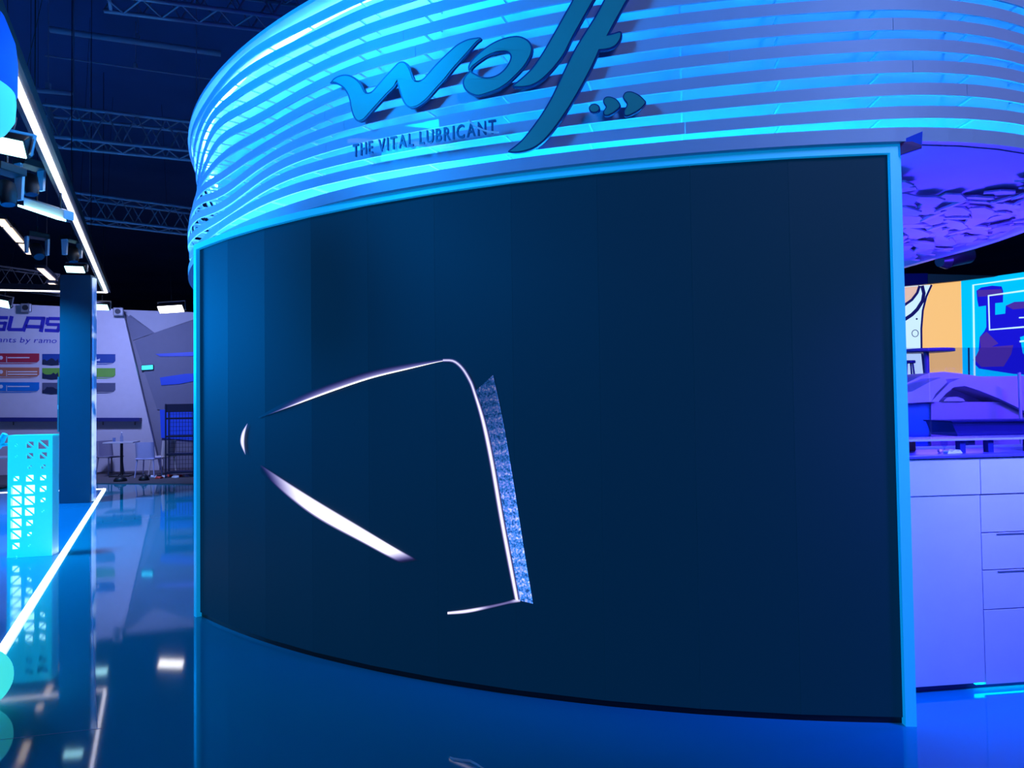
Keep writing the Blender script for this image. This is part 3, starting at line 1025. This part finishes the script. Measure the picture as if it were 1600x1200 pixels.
rpn.color_ramp.elements[1].position, rpn.color_ramp.elements[1].color = 0.58, (0.45, 0.6, 1.0, 1)
nt.links.new(tcn.outputs['Object'], nzn.inputs['Vector'])
nt.links.new(nzn.outputs[0], rpn.inputs[0])
nt.links.new(rpn.outputs[0], bs.inputs['Emission Color'])
MB().box(cb + ce * (cw + 0.02) + cn * 0.10 + Vector((0, 0, 2.05)), (0.03, 0.12, 4.05), ce, cn).build('edge_light', EDGE, colm)
pl = thing('grey_wall_plate', 'narrow grey metal plate on the left edge of the blue column', 'plate')
pz0, pz1 = at_y(90, 676, cb.y).z, at_y(90, 590, cb.y).z
MB().box(cb + ce * -0.016 + cn * 0.02 + Vector((0, 0, (pz0 + pz1) / 2)), (0.028, 0.05, pz1 - pz0), ce, cn).build('plate', GREYM, pl)
MB().box(cb + ce * -0.016 - cn * 0.008 + Vector((0, 0, pz0 * .55 + pz1 * .45)), (0.012, 0.006, 0.08), ce, cn).build('lock', WHITE, pl)

# perforated glowing pedestal
pb0 = at_z(11, 872, 0.013)
pr0 = at_z(81, 868, 0.013)
pe = (pr0 - pb0).normalized()
pn = Vector((-pe.y, pe.x, 0))
pw = (pr0 - pb0).length
ph = at_y(45, 684, pb0.y).z
ped = thing('perforated_pedestal', 'glowing cyan pedestal with triangular cut-outs on the platform', 'pedestal')
PEDM = mat('backlit_cyan_acrylic', (0.35, 0.9, 1.0), 0.35, emit=(0.0, 0.78, 0.95), power=0.75)
GLOW = mat('pedestal_lamp', (1, 1, 1), 0.4, emit=(0.72, 0.96, 1.0), power=1.5)


def pp(x, z, d=0.0):
    return pb0 + pe * x + pn * d + Vector((0, 0, z))


holes = []
sizes = [(.30, .7, 1), (.22, .62, .72), (0, .35, .45), (.5, .7, .55), (.95, .95, .62), (1, .95, .45), (1, .85, .2), (1, .6, 0), (.95, .4, 0), (.66, .2, 0), (.22, 0, 0)]
cell = pw * 0.30
rowh = 0.128
for r_, row_ in enumerate(sizes):
    for c_, k in enumerate(row_):
        if k < 0.15:
            continue
        x0 = pw * 0.05 + c_ * cell + cell * 0.08
        z1_ = ph - 0.045 - r_ * rowh
        sx, sz = cell * 0.80, rowh * 0.80
        cx_, cz_ = x0 + sx / 2, z1_ - sz / 2
        hw, hh, g = sx / 2 * k, sz / 2 * k, 0.012
        holes.append([pp(cx_ - hw + g, cz_ + hh), pp(cx_ + hw, cz_ + hh), pp(cx_ + hw, cz_ - hh + g)])
        holes.append([pp(cx_ - hw, cz_ + hh - g), pp(cx_ + hw - g, cz_ - hh), pp(cx_ - hw, cz_ - hh)])
MB().prism([pp(0, 0.0), pp(pw, 0.0), pp(pw, ph), pp(0, ph)], pn * 0.012, holes).build('perforated_front', PEDM, ped)
PW2 = mat('pedestal_side', (0.45, 0.8, 1.0), 0.4, emit=(0.02, 0.5, 0.9), power=0.35)
MB().box(pp(pw - 0.008, ph / 2, 0.112), (0.016, 0.20, ph), pe, pn).build('side_panel', PW2, ped)
MB().box(pp(0.008, ph / 2, 0.112), (0.016, 0.20, ph), pe, pn).build('side_panel', PW2, ped)
MB().box(pp(pw / 2, ph + 0.008, 0.106), (pw, 0.212, 0.016), pe, pn).build('top_plate', PEDM, ped)
MB().box(pp(pw / 2, 0.50, 0.11), (pw - 0.04, 0.02, 0.97), pe, pn).build('light_panel', GLOW, ped)
# cyan bent arm beside it
am = thing('cyan_bent_arm', 'fat cyan bent arm rising at the left picture edge beside the pedestal', 'arm')
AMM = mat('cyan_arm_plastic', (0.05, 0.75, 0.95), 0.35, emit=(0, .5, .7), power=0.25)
q = lambda x, y: at_y(x, y, pb0.y + 0.1)
MB().tube([q(-28, 712), q(-12, 706), q(-2, 697), q(3, 687), q(8, 678)], [0.03, 0.035, 0.036, 0.036, 0.03], 12).build('tube', AMM, am)
MB().tube([q(-20, 697), q(4, 695), q(15, 694)], [0.02, 0.02, 0.018], 10).build('crossbar', AMM, am)
gz = q(-28, 712)
MB().tube([gz, (gz.x, gz.y, 0.02)], 0.03, 12).build('stand_pole', AMM, am)
MB().lathe((gz.x, gz.y, 0.013), [(0.001, 0.03), (0.14, 0.02), (0.15, 0), (0.001, 0)], 20).build('base', AMM, am)

# globe on the floor at the left edge
gl = thing('floor_globe', 'round turquoise glowing globe on the floor at the left edge', 'lamp')
gc = at_z(-36, 1110, 0.0)
R_ = 0.172
MB().lathe((gc.x, gc.y, R_), [(max(R_ * math.sin(t * math.pi / 20), .001), -R_ * math.cos(t * math.pi / 20)) for t in range(1, 21)], 36).build('globe', mat('globe_shell', (0.3, 0.9, .9), .3, emit=(0.06, 0.85, 0.78), power=0.85), gl)
MB().lathe((gc.x, gc.y, 0.0), [(0.001, 0.012), (0.08, 0.01), (0.085, 0), (0.001, 0)], 24).build('foot_ring', WHITE, gl)

# hanging round lamp, top left
hl = thing('hanging_drum_lamp', 'large round blue drum lamp with glowing cyan underside hanging top left', 'lamp')
hy = 3.6
hr = 0.36
hx = at_y(19, 80, hy).x - hr * 1.13
zt_, zm_, zb_ = at_y(0, 0, hy).z + 0.0, at_y(18, 122, hy).z, at_y(0, 192, hy).z
MB().lathe((hx, hy, 0), [(0.02, zt_ + .12), (hr * .55, zt_ + .08), (hr * .85, zt_ - .02), (hr * .97, zt_ - .14), (hr, zm_ + .16), (hr, zm_), (hr * .96, zm_ - .02)], 48).build('drum_shade', mat('drum_blue', (0.02, 0.16, 0.85), 0.5, emit=(0.004, 0.10, 0.9), power=0.55), hl)
MB().lathe((hx, hy, 0), [(hr * .94, zm_ + .08), (hr * .985, zm_ - .05), (hr * .97, zm_ - .14), (hr * .88, zb_ + .03), (hr * .7, zb_ - .02), (.01, zb_ - .05)], 48).build('diffuser', mat('drum_cyan', (0.2, 0.8, 1), 0.4, emit=(0.05, 0.72, 1.0), power=0.95), hl)
MB().tube([(hx, hy, zt_ + .1), (hx, hy, 8.45)], 0.01, 6).build('suspension', DARKM, hl)

# ------------------------------------------------------------------ lamps under and over the frame
def flood(px, py, y, wd, ht, label, lens, tilt=0.35, yaw=0.0, rz=0.0, group='floodlights of the left stands'):
    p = at_y(px, py, y)
    root = thing('floodlight', label, 'floodlight', group, loc=p)
    root.rotation_euler = (0, rz, yaw)
    up = Vector((0, -math.sin(tilt), math.cos(tilt)))
    f = Vector((0, -math.cos(tilt), -math.sin(tilt)))
    bevel(MB().box(f * -0.05, (wd, 0.09, ht), (1, 0, 0), f, up).build('housing', BLACK, root), 0.01)
    MB().box(f * 0.004, (wd * .92, 0.012, ht * .86), (1, 0, 0), f, up).build('lens', lens, root)
    for s in (-1, 1):
        MB().box(Vector((s * (wd / 2 + .012), .05, ht * .35)), (0.014, 0.03, ht * 1.0)).build('yoke_arm', GREYM, root)
    MB().box(Vector((0, .05, ht * .87)), (wd + .04, 0.03, 0.016)).build('yoke_bar', GREYM, root)
    MB().tube([(0, .05, ht * .87), (0, .05, ht * .87 + .12)], 0.012, 8).build('clamp', DARKM, root)
    MB().tube([(0, .05, ht * .87 + .12), (0, .05, 8.49 - p.z)], 0.003, 6).build('drop_rod', DARKM, root)
    return root


flood(8, 228, 5.9, 0.34, 0.17, 'big blazing cyan floodlight nearest the drum lamp', FLOODC, 0.75, 0.1, 0.20)
flood(117, 421, 12.2, 0.34, 0.14, 'cyan floodlight sitting on top of the blue column', FLOODC, 0.7, 0, 0.05)
flood(2, 474, 15.2, 0.36, 0.20, 'cyan floodlight at the left edge below the far light line', FLOODC, 0.6, 0, 0.2)
flood(157, 480, 15.4, 0.36, 0.16, 'cyan floodlight right of the blue column, under the frame corner', FLOODC, 0.7, 0, 0.05)
flood(267, 483, 15.8, 0.58, 0.20, 'wide white floodlight blazing beside the screen frame', FLOODW, 0.7, 0, -0.05)


def moving_head(px, py, y, sc, label, ang_=0.3, yaw=0.3):
    p = at_y(px, py, y)
    root = thing('moving_head_light', label, 'stage light', 'moving head lights on the frame', loc=p)
    root.rotation_euler = (0, 0, yaw)
    root.scale = (sc,) * 3
    bevel(MB().box((0, 0, .28), (.34, .26, .10)).build('base', BLACK, root), .012)
    for s in (-1, 1):
        bevel(MB().prism([(s * .15, -.07, .24), (s * .15, .07, .24), (s * .15, .05, -.06), (s * .15, -.05, -.06)], (s * .035, 0, 0)).build('yoke_arm', mat('pale_grey_shell', (0.75, 0.78, 0.82), .4), root), .008)
    d = Vector((0, -math.sin(ang_), -math.cos(ang_)))
    MB().tube([d * -.14, d * -.10, d * .06, d * .16], [.06, .105, .11, .085], 18).build('head', BLACK, root)
    MB().tube([d * .155, d * .168], .078, 18).build('lens', mat('dark_lens', (.02, .06, .12), .08), root)
    MB().tube([(0, 0, .33), (0, 0, .45)], .018, 8).build('clamp', DARKM, root)
    MB().tube([(0, 0, .45), (0, 0, (8.49 - p.z) / sc)], .004, 6).build('drop_rod', DARKM, root)
    return root


moving_head(10, 300, 6.6, 0.75, 'pale moving head light at the left edge below the cyan floodlight', .2, 1.25)
moving_head(47, 287, 7.6, 0.75, 'pale moving head light beside the white light line, above the LED bar', .2, 1.2)
moving_head(58, 392, 10.5, 0.8, 'moving head light with a big black head above the blue column', .7, .9)
moving_head(113, 396, 11.0, 0.8, 'pale moving head light just above the column floodlight', .2, 1.3)
lb = thing('led_wash_bar', 'slanted LED wash bar with a cyan glowing edge', 'stage light')
p0, p1 = at_y(34, 324, 8.2), at_y(97, 345, 7.9)
d = (p1 - p0).normalized()
bevel(MB().box((p0 + p1) / 2 + Vector((0.04, .06, .075)), ((p1 - p0).length, .12, .10), d).build('housing', mat('pale_grey_shell', (0.75, 0.78, 0.82), .4), lb), .01)
MB().box((p0 + p1) / 2 + Vector((0, 0, .012)), ((p1 - p0).length * .98, .10, .024), d).build('lens', FLOODC, lb)
for t in (.2, .8):
    q_ = p0.lerp(p1, t)
    MB().tube([q_ + Vector((.04, .06, .12)), q_ + Vector((.04, .06, .3))], .012, 8).build('clamp', DARKM, lb)
# warm hall luminaires in a row
wr = [((0, 343), (9, 354)), ((12, 356), (31, 378)), ((35, 382), (47, 397)), ((63, 420), (82, 437)), ((80, 443), (94, 452))]
wl = ['warm ceiling light at the very left edge, nearest of its row', 'long warm ceiling light, second in the row at left', 'warm ceiling light beside the black moving head', 'broken warm ceiling light left of the column top', 'pale warm ceiling light low beside the column, last of its row']
for (a_, b_), lab in zip(wr, wl):
    A, B = at_z(a_[0], a_[1], 4.8), at_z(b_[0], b_[1], 4.8)
    o = thing('ceiling_light', lab, 'ceiling light', 'warm ceiling lights in a row')
    d = (B - A).normalized()
    MB().box((A + B) / 2 + Vector((0, 0, .05)), ((B - A).length + .06, .20, .08), d).build('housing', DARKM, o)
    MB().box((A + B) / 2, ((B - A).length, .12, .02), d).build('tube', WARM, o)

# ------------------------------------------------------------------ roof trusses and pipes
def truss(name, A, B, sz, n, label, material, rad=0.025):
    t = (B - A).normalized()
    side = Vector((t.y, -t.x, 0)).normalized()
    up = Vector((0, 0, 1))
    o = thing(name, label, 'truss')
    cor = [(-1, -1), (1, -1), (1, 1), (-1, 1)]
    off = [side * a * sz / 2 + up * b * sz / 2 for a, b in cor]
    for f in off:
        MB().tube([A + f, B + f], rad, 8).build('chord', material, o)
    for fi in range(4):
        f0, f1 = off[fi], off[(fi + 1) % 4]
        for k in range(n):
            p = A.lerp(B, k / n) + (f0 if k % 2 else f1)
            r = A.lerp(B, (k + 1) / n) + (f1 if k % 2 else f0)
            MB().tube([p, r], rad * .45, 5, False).build('brace', material, o)
    for k in (0.03, 0.97):
        MB().box(A.lerp(B, k), (0.03, sz, sz), t).build('end_plate', material, o)
    for k in (.15, .85):
        p = A.lerp(B, k)
        MB().tube([p + up * sz / 2, (p.x, p.y, 8.48)], .008, 5).build('hanger', material, o)
    return o


TRM = mat('truss_metal', (0.34, 0.38, 0.44), 0.5, 0.3)
truss('roof_truss', at_y(70, 196, 9.6), at_y(345, 226, 10.6), 0.42, 12, 'box truss crossing the dark roof above the light frame', TRM)
truss('roof_truss', at_y(100, 322, 12.6), at_y(345, 352, 14.0), 0.42, 12, 'lower box truss crossing the dark roof, bolts showing', TRM)
truss('roof_truss', at_y(160, -22, 7.6), at_y(500, 24, 8.6), 0.36, 12, 'box truss at the top picture edge left of the fascia', TRM)
truss('roof_truss', at_y(-60, 425, 18.0), at_y(95, 446, 19.0), 0.5, 8, 'far box truss behind the moving heads at left', mat('truss_brown', (0.16, 0.15, 0.14), .5, .3))
PIPE = mat('roof_pipe', (0.38, 0.42, 0.48), 0.6)
for (a_, b_, yv, rd, lab) in (((78, 46), (345, 84), 11.5, 0.05, 'thick duct running across the dark roof'), ((70, 87), (345, 126), 12.0, 0.012, 'thin bright cable running across the dark roof'), ((36, 139), (111, 146), 9.0, 0.03, 'short pale pipe beside the drum lamp')):
    A, B = at_y(a_[0], a_[1], yv), at_y(b_[0], b_[1], yv + 0.8)
    o = thing('roof_pipe', lab, 'pipe')
    MB().tube([A, B], rd, 10).build('pipe', PIPE, o)
    MB().box(A.lerp(B, .5) + Vector((0, 0, rd + .04)), (.05, .05, .08)).build('bracket', PIPE, o)
    MB().tube([A.lerp(B, .5) + Vector((0, 0, rd)), Vector((A.lerp(B, .5).x, A.lerp(B, .5).y, 8.48))], .006, 5).build('hanger', PIPE, o)

# ================================================================== FAR WHITE STAND WALL
W0 = at_z(200, 737, 0.0)
WN = Vector((V.y, -V.x, 0))


def wl_(px, py, d=0.0):
    return at_plane(px, py, W0 + WN * d, WN)


WALLM = mat('white_stand_wall', (0.62, 0.60, 0.66), 0.55)
top = lambda x: 475 + (x - 20) * 0.048
wp = [wl_(-120, top(-120)), wl_(191, top(191)), wl_(249, 730)]
base = wl_(249, 730)
wp += [Vector((base.x, base.y, 0.0)), Vector((wp[0].x, wp[0].y, 0.0))]
ww = MB().prism(wp, WN * -0.12).build('wall_left', WALLM)
struct(ww, 'white exhibition wall with lettering and colour bars')
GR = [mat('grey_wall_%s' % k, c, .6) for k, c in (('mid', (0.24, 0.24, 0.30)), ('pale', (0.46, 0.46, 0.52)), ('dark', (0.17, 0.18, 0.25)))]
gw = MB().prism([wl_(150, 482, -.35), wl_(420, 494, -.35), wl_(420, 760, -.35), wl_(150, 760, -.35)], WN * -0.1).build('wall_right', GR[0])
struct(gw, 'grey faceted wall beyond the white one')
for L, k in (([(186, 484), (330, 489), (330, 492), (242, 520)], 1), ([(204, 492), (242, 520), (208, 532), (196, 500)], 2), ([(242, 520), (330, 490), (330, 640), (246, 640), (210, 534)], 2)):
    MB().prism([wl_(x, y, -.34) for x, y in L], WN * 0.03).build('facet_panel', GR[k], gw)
E_GLOW = emit('blue_glass_light', (0.01, 0.06, 0.9), 0.45)  # blue light showing in glass, put in as glowing patches
for L in ([(243, 553), (300, 550), (330, 550), (330, 556), (250, 557)], [(250, 590), (290, 584), (330, 583), (330, 590), (280, 600), (252, 602)], [(250, 640), (330, 640), (330, 690), (252, 684)]):
    MB().prism([wl_(x, y, -.30) for x, y in L], WN * 0.02).build('glass_light_patch', E_GLOW, gw)
lamp = thing('cyan_reflection', 'small bright cyan reflection, added as a glowing patch on the grey wall', 'lamp')  # a light's reflection in glass, built as a glowing patch
MB().prism([wl_(222, 571.5, -.26), wl_(239, 570.5, -.26), wl_(239, 577, -.26), wl_(222, 578, -.26)], WN * 0.03).build('lens', mat('reflection_cyan', (.2, .9, 1), .4, emit=(0.0, 0.85, 1.0), power=1.2), lamp)
MB().prism([wl_(221, 570.5, -.27), wl_(240, 569.5, -.27), wl_(240, 578, -.27), wl_(221, 579, -.27)], WN * 0.02).build('housing', DARKM, lamp)
struct(MB().prism([Vector((p.x, p.y, 0.001)) for p in (at_z(-150, 770, 0), at_z(147, 756, 0), at_z(320, 757, 0), at_z(420, 757, 0), at_z(420, 738, 0) + Vector((0, 3, 0)), at_z(-150, 738, 0) + Vector((0, 3, 0)))], (0, 0, 0.015)).build('floor_carpet', mat('grey_brown_carpet', (0.13, 0.11, 0.12), .95, bump=.3, scale=60)), 'grey brown carpet in front of the white wall')
# wide letters G L A S drawn with strokes on the wall
LTR = mat('wall_letter_blue', (0.03, 0.03, 0.42), 0.5)
sg = thing('wall_lettering', 'wide slanted blue letters GLAS at the top of the white wall', 'sign')


def wz(L):
    return [(x / 6.667, 480 + y / 6.667) for x, y in L]


def wstroke(paths, name='letter', wd=None, poly=None):
    mb = MB()
    for L, t in paths:
        mb.prism([wl_(x, y, .012) for x, y in stroke(wz(L), t / 6.667)], WN * -0.012)
    return mb.build(name, LTR, sg)


wstroke([([(-90, 108), (82, 110)], 34), ([(-78, 100), (-100, 235)], 36), ([(-105, 230), (48, 232)], 34), ([(36, 245), (60, 150)], 34), ([(-30, 165), (70, 167)], 30)])
wstroke([([(122, 92), (88, 240)], 40), ([(82, 232), (230, 234)], 34)])
wstroke([([(290, 118), (240, 252)], 38), ([(275, 112), (470, 116)], 34), ([(455, 104), (425, 258)], 42), ([(265, 200), (440, 206)], 36)])
wstroke([([(505, 118), (640, 120)], 34), ([(500, 108), (488, 182)], 36), ([(485, 178), (610, 182)], 32), ([(625, 168), (600, 250)], 36), ([(465, 240), (615, 246)], 34)])
tg2 = thing('wall_tagline', 'slanted small blue words ants by ramo under the wide letters', 'sign')


def tag_place(x, y, d):
    q_ = (-3 + 91 * x, 534.5 + 1.6 * x)
    return wl_(q_[0] + (y * 0.25), q_[1] - y, 0.01 if d else 0.0)


lettering('ants by ramo', tag_place, 8.6, 1.0, LTR, tg2, gap=0.09, space=0.3, depth=0.01)
# colour bars
bars = [(-30, 552, 61, 566, (0.42, 0.02, 0.05), 'red', 'red banner with white icon at the top of the left column'), (-30, 574, 61, 588, (0.50, 0.16, 0.09), 'orange', 'orange banner in the middle of the left column'), (-30, 597, 61, 611, (0.0, 0.18, 0.55), 'blue', 'blue banner at the bottom of the left column'),
        (66, 553, 180, 567, (0.01, 0.06, 0.30), 'navy', 'navy banner with a tyre picture at the top of the right column'), (66, 575, 180, 589, (0.16, 0.42, 0.05), 'green', 'lime green banner with dark trucks'), (66, 598, 180, 612, (0.09, 0.10, 0.17), 'slate', 'slate grey banner with dark machinery')]
PALEP = mat('pale_print', (0.75, 0.72, 0.75), .5)
for x0, y0, x1, y1, c, nm, lab in bars:
    o = thing('colour_banner', lab, 'banner', 'colour banners on the white wall')
    M = mat('banner_' + nm, c, .5)
    MB().prism([wl_(x, y, .02) for x, y in ((x0, y0), (x1, y0 + .3), (x1, y1 - 3), (x1 - 3, y1), (x0, y1))], WN * -0.02).build('board', M, o)
    MB().prism([wl_(x, y, .012) for x, y in ((x0, y1 + 1.4), (x1 - 4, y1 + 1.4), (x1 - 14, y1 + 2.6), (x0, y1 + 2.8))], WN * -0.012).build('underline', M, o)
    if x0 < 0:
        MB().prism([wl_(1.5 + 3 * math.cos(t * math.pi / 8), (y0 + y1) / 2 + 3 * math.sin(t * math.pi / 8), .028) for t in range(16)], WN * -0.006).build('icon', PALEP, o)
        MB().prism([wl_(x, y, .028) for x, y in ((9.8, y0 + 5), (10.6, y0 + 5), (10.6, y1), (9.8, y1))], WN * -0.006).build('divider', PALEP, o)
        for k in range(2 if nm == 'orange' else 1):
            yk = y0 + 6 + 4 * k
            MB().prism([wl_(x, y, .028) for x, y in ((12, yk), (46 if nm != 'orange' else 58, yk), (46 if nm != 'orange' else 58, yk + 1.6), (12, yk + 1.6))], WN * -0.006).build('print_line', PALEP, o)
    else:
        rq = random.Random(x1 + y0)
        pts = [(66, y1 + 2)] + [(66 + k * 3.5, y1 - rq.uniform(2, 8)) for k in range(8)] + [(92, y1 + 3), (80, y1 + 4)]
        MB().prism([wl_(x, y, .028) for x, y in pts], WN * -0.006).build('picture', mat('dark_print', (0.01, 0.02, 0.06), .5), o)
        if nm == 'navy':
            for k in range(2):
                MB().prism([wl_(x, y, .028) for x, y in ((151 + k * 2, 562), (154 + k * 2, 561 - k), (154 + k * 2, 564), (151 + k * 2, 564))], WN * -0.006).build('print_line', PALEP, o)
ledge = thing('wall_ledge', 'long dark blue ledge along the white wall', 'ledge')
MB().prism([wl_(x, y, .25) for x, y in ((-120, 652), (218, 653), (218, 658.5), (-120, 659))], WN * -0.25).build('board', mat('ledge_navy', (0.012, 0.02, 0.16), .5), ledge)
for px in (20, 160, 210):
    MB().prism([wl_(px, 659, .03), wl_(px, 664, .03), wl_(px, 659, .2)], V * 0.03).build('bracket', DARKM, ledge)
for px, py, lab in ((41, 481, 'small grey arm lamp clipped over the wide letters'), (185, 487, 'small grey arm lamp clipped at the slanted end of the white wall')):
    o = thing('arm_lamp', lab, 'lamp', 'arm lamps on the wall top')
    p = wl_(px, py, .25)
    bevel(MB().box(p, (.24, .10, .22), V).build('head', GREYM, o), .02)
    MB().tube([p + WN * .055, p + WN * .07], .07, 14).build('lens', DARKM, o)
    MB().tube([p + Vector((0, 0, .1)), p - WN * .15 + Vector((0, 0, .16)), p - WN * .28 + Vector((0, 0, .02))], .012, 6).build('arm', DARKM, o)

# ------------------------------------------------------------------ furniture at the white wall
TBL = mat('pale_table_top', (0.60, 0.60, 0.66), .35)


def bistro(px, ytop, ybot, label, dark=True):
    b = at_z(px, ybot, 0.016)
    h = at_y(px, ytop, b.y).z
    o = thing('bistro_table', label, 'table', 'bistro tables at the white wall', loc=(b.x, b.y, 0.016))
    o.rotation_euler = (0, 0, 0.25)
    bevel(MB().box((0, 0, h), (.68, .68, .03)).build('table_top', TBL, o), .006)
    MB().tube([(0.0, 0, 0.03), (0, 0, h - .015)], .035, 10).build('pole', BLACK, o)
    bevel(MB().box((0, 0, .015), (.46, .46, .03)).build('base', BLACK, o), .006)
    return b, h


b, h = bistro(190, 692, 744, 'square bistro table with a bottle on it before the white wall')
bistro(-8, 716, 762, 'square bistro table cut off by the left picture edge')
SH = mat('chair_shell', (0.62, 0.62, 0.92), .4)
SH2 = mat('chair_shell_cream', (0.80, 0.75, 0.70), .4)
SH3 = mat('chair_shell_smoke', (0.28, 0.27, 0.36), .3)


def chair(px, py, yaw, label, material):
    b = at_z(px, py, 0.016)
    o = thing('shell_chair', label, 'chair', 'shell chairs at the bistro table', loc=(b.x, b.y, 0.016))
    o.rotation_euler = (0, 0, yaw)
    bevel(MB().box((0, 0, .45), (.46, .45, .035)).build('seat', material, o), .015)
    sec = []
    for k in range(7):
        z = .46 + .40 * k / 6
        sec.append([Vector((x, .20 + .05 * k / 6 - .05 * (1 - (x / .22) ** 2) * -1 - .05, z)) for x in (-.22, -.13, 0, .13, .22)] + [Vector((x, .225 + .05 * k / 6 + .05 * (1 - (x / .22) ** 2) - .05, z)) for x in (.22, .13, 0, -.13, -.22)])
    MB().sweep(sec, True, True).build('backrest', material, o)
    for sx in (-1, 1):
        for sy in (-1, 1):
            MB().tube([(sx * .19, sy * .18, .44), (sx * .23, sy * .22, 0)], [.018, .014], 8).build('leg', material, o)
    return o


chair(232, 745, 3.2, 'lilac shell chair with its back turned, right of the bistro table', SH)
chair(254, 741, 4.4, 'cream shell chair half behind the lilac chair', SH2)
chair(172, 741, 1.2, 'smoky shell chair left of the bistro table', SH3)
bt = thing('glass_bottle', 'small clear bottle on the bistro table', 'bottle')
p = Vector((b.x, b.y, h + .031))
MB().lathe(p, [(.001, 0), (.035, 0), (.036, .12), (.014, .17), (.013, .22), (.001, .22)], 14).build('body', GL, bt)
MB().lathe(p + Vector((0, 0, .22)), [(.015, 0), (.015, .02), (.001, .02)], 12).build('cap', CUP, bt)
gt = thing('tumbler', 'clear tumbler left of the bottle on the bistro table', 'glass')
MB().lathe(p + Vector((-.16, -.05, 0)), [(.001, 0), (.03, 0), (.036, .1), (.034, .1), (.028, .006), (.001, .006)], 14).build('body', GL, gt)
# wire rack
rk = thing('wire_rack', 'dark wire display rack half hidden by the screen frame', 'rack')
rb = at_z(283, 745, 0.016)
rh = at_y(283, 632, rb.y).z
rw = .62
RKM = mat('rack_blue_black', (0.012, 0.015, 0.05), .45)
for sx in (-1, 1):
    for sy in (-1, 1):
        MB().box(rb + V * sx * rw / 2 + WN * sy * .18 + Vector((0, 0, rh / 2)), (.03, .03, rh), V).build('post', RKM, rk)
for k in range(4):
    MB().box(rb + Vector((0, 0, .12 + k * (rh - .3) / 3.4)), (rw, .36, .04), V).build('shelf_tray', RKM, rk)
bevel(MB().box(rb + WN * .16 + Vector((0, 0, rh - .10)), (rw, .04, .2), V).build('header', RKM, rk), .006)
for k in range(9):
    MB().box(rb + V * (k - 4) * rw / 9 - WN * .17 + Vector((0, 0, rh / 2)), (.008, .008, rh - .3), V).build('wire', RKM, rk)
for k in range(14):
    MB().box(rb - WN * .165 + Vector((0, 0, .2 + k * (rh - .45) / 13)), (rw, .008, .008), V).build('wire', RKM, rk)
# litter on the carpet
rq = random.Random(11)
words = ['red packet left of the white ones on the carpet', 'second red packet under the cream chair', 'pale packet between red ones on the carpet', 'red packet lying nearest the rack', 'pale packet pushed under the rack', 'small red packet at the front of the litter', 'white crumpled sheet by the screen frame']
for k, lab in enumerate(words):
    px = 241 + k * 8.2
    p = at_z(px, 746 + rq.uniform(-2, 2), 0.016)
    o = thing('packet', lab, 'packet', 'packets littering the carpet', loc=p)
    o.rotation_euler = (0, 0, rq.uniform(0, 3))
    o.scale = (1.0, .9, 1.2)
    c = CUP if 'pale' in lab or 'white' in lab else mat('packet_red', (0.95, 0.10, 0.06), .5)
    MB().sweep([[Vector((x, y, z)) for x, z in ((-.09, 0), (-.06, .03 + .02 * math.sin(k + y * 30)), (0, .045), (.06, .03), (.09, 0))] for y in (-.06, -.02, .02, .06)], True, True).build('pouch', c, o)
    MB().box((0, .068, .008), (.15, .016, .008)).build('sealed_edge', c, o)
for px, py, wd, lab in ((188, 753, .28, 'black bag slumped at the carpet edge below the table'), (225, 751.5, .22, 'small dark bag at the carpet edge below the lilac chair')):
    p = at_z(px, py, 0.0)
    o = thing('small_bag', lab, 'bag', 'bags at the carpet edge', loc=p)
    MB().lathe((0, 0, 0), [(.001, 0), (wd * .5, 0), (wd * .52, .05), (wd * .4, .10), (wd * .15, .13), (.001, .135)], 16).build('sack', BLACK, o)
    MB().tube([(-.05, 0, .12), (-.03, 0, .17), (.03, 0, .17), (.05, 0, .12)], .008, 6).build('handle', BLACK, o)

# ------------------------------------------------------------------ bits on the floor
SCR = mat('white_scrap', (0.75, 0.8, 0.85), .5)
pts = [(703, 1184), (709, 1187), (722, 1189), (735, 1190), (745, 1195), (757, 1203)]
sec = []
for i, (x, y) in enumerate(pts):
    p = at_z(x, y, 0.0)
    wd = (.004, .011, .012, .010, .008, .004)[i]
    sec.append([p + Vector((0, -wd, .001)), p + Vector((0, wd, .001)), p + Vector((0, wd * .6, .006)), p + Vector((0, -wd * .6, .006))])
tag(MB().sweep(sec).build('plastic_scrap', SCR), 'thin white scrap of film lying on the near floor', 'scrap')
SEAM_REFLECTION = mat('floor_seam_and_reflection', (0.10, 0.30, 0.6), .3)  # shared by a real joint and a painted reflection of the column strip
for k_, (a_, b_, wd) in enumerate((((-10, 1157), (160, 1138), .003), ((140, 870), (152, 1140), .004))):
    A, B = at_z(*a_, 0.0), at_z(*b_, 0.0)
    d = (B - A).normalized()
    o = MB().box((A + B) / 2 + Vector((0, 0, .0005)), ((B - A).length, wd, .001), d).build('trim_%d' % (k_ + 1), SEAM_REFLECTION)
    struct(o, 'thin joint and reflection line in the glossy floor')
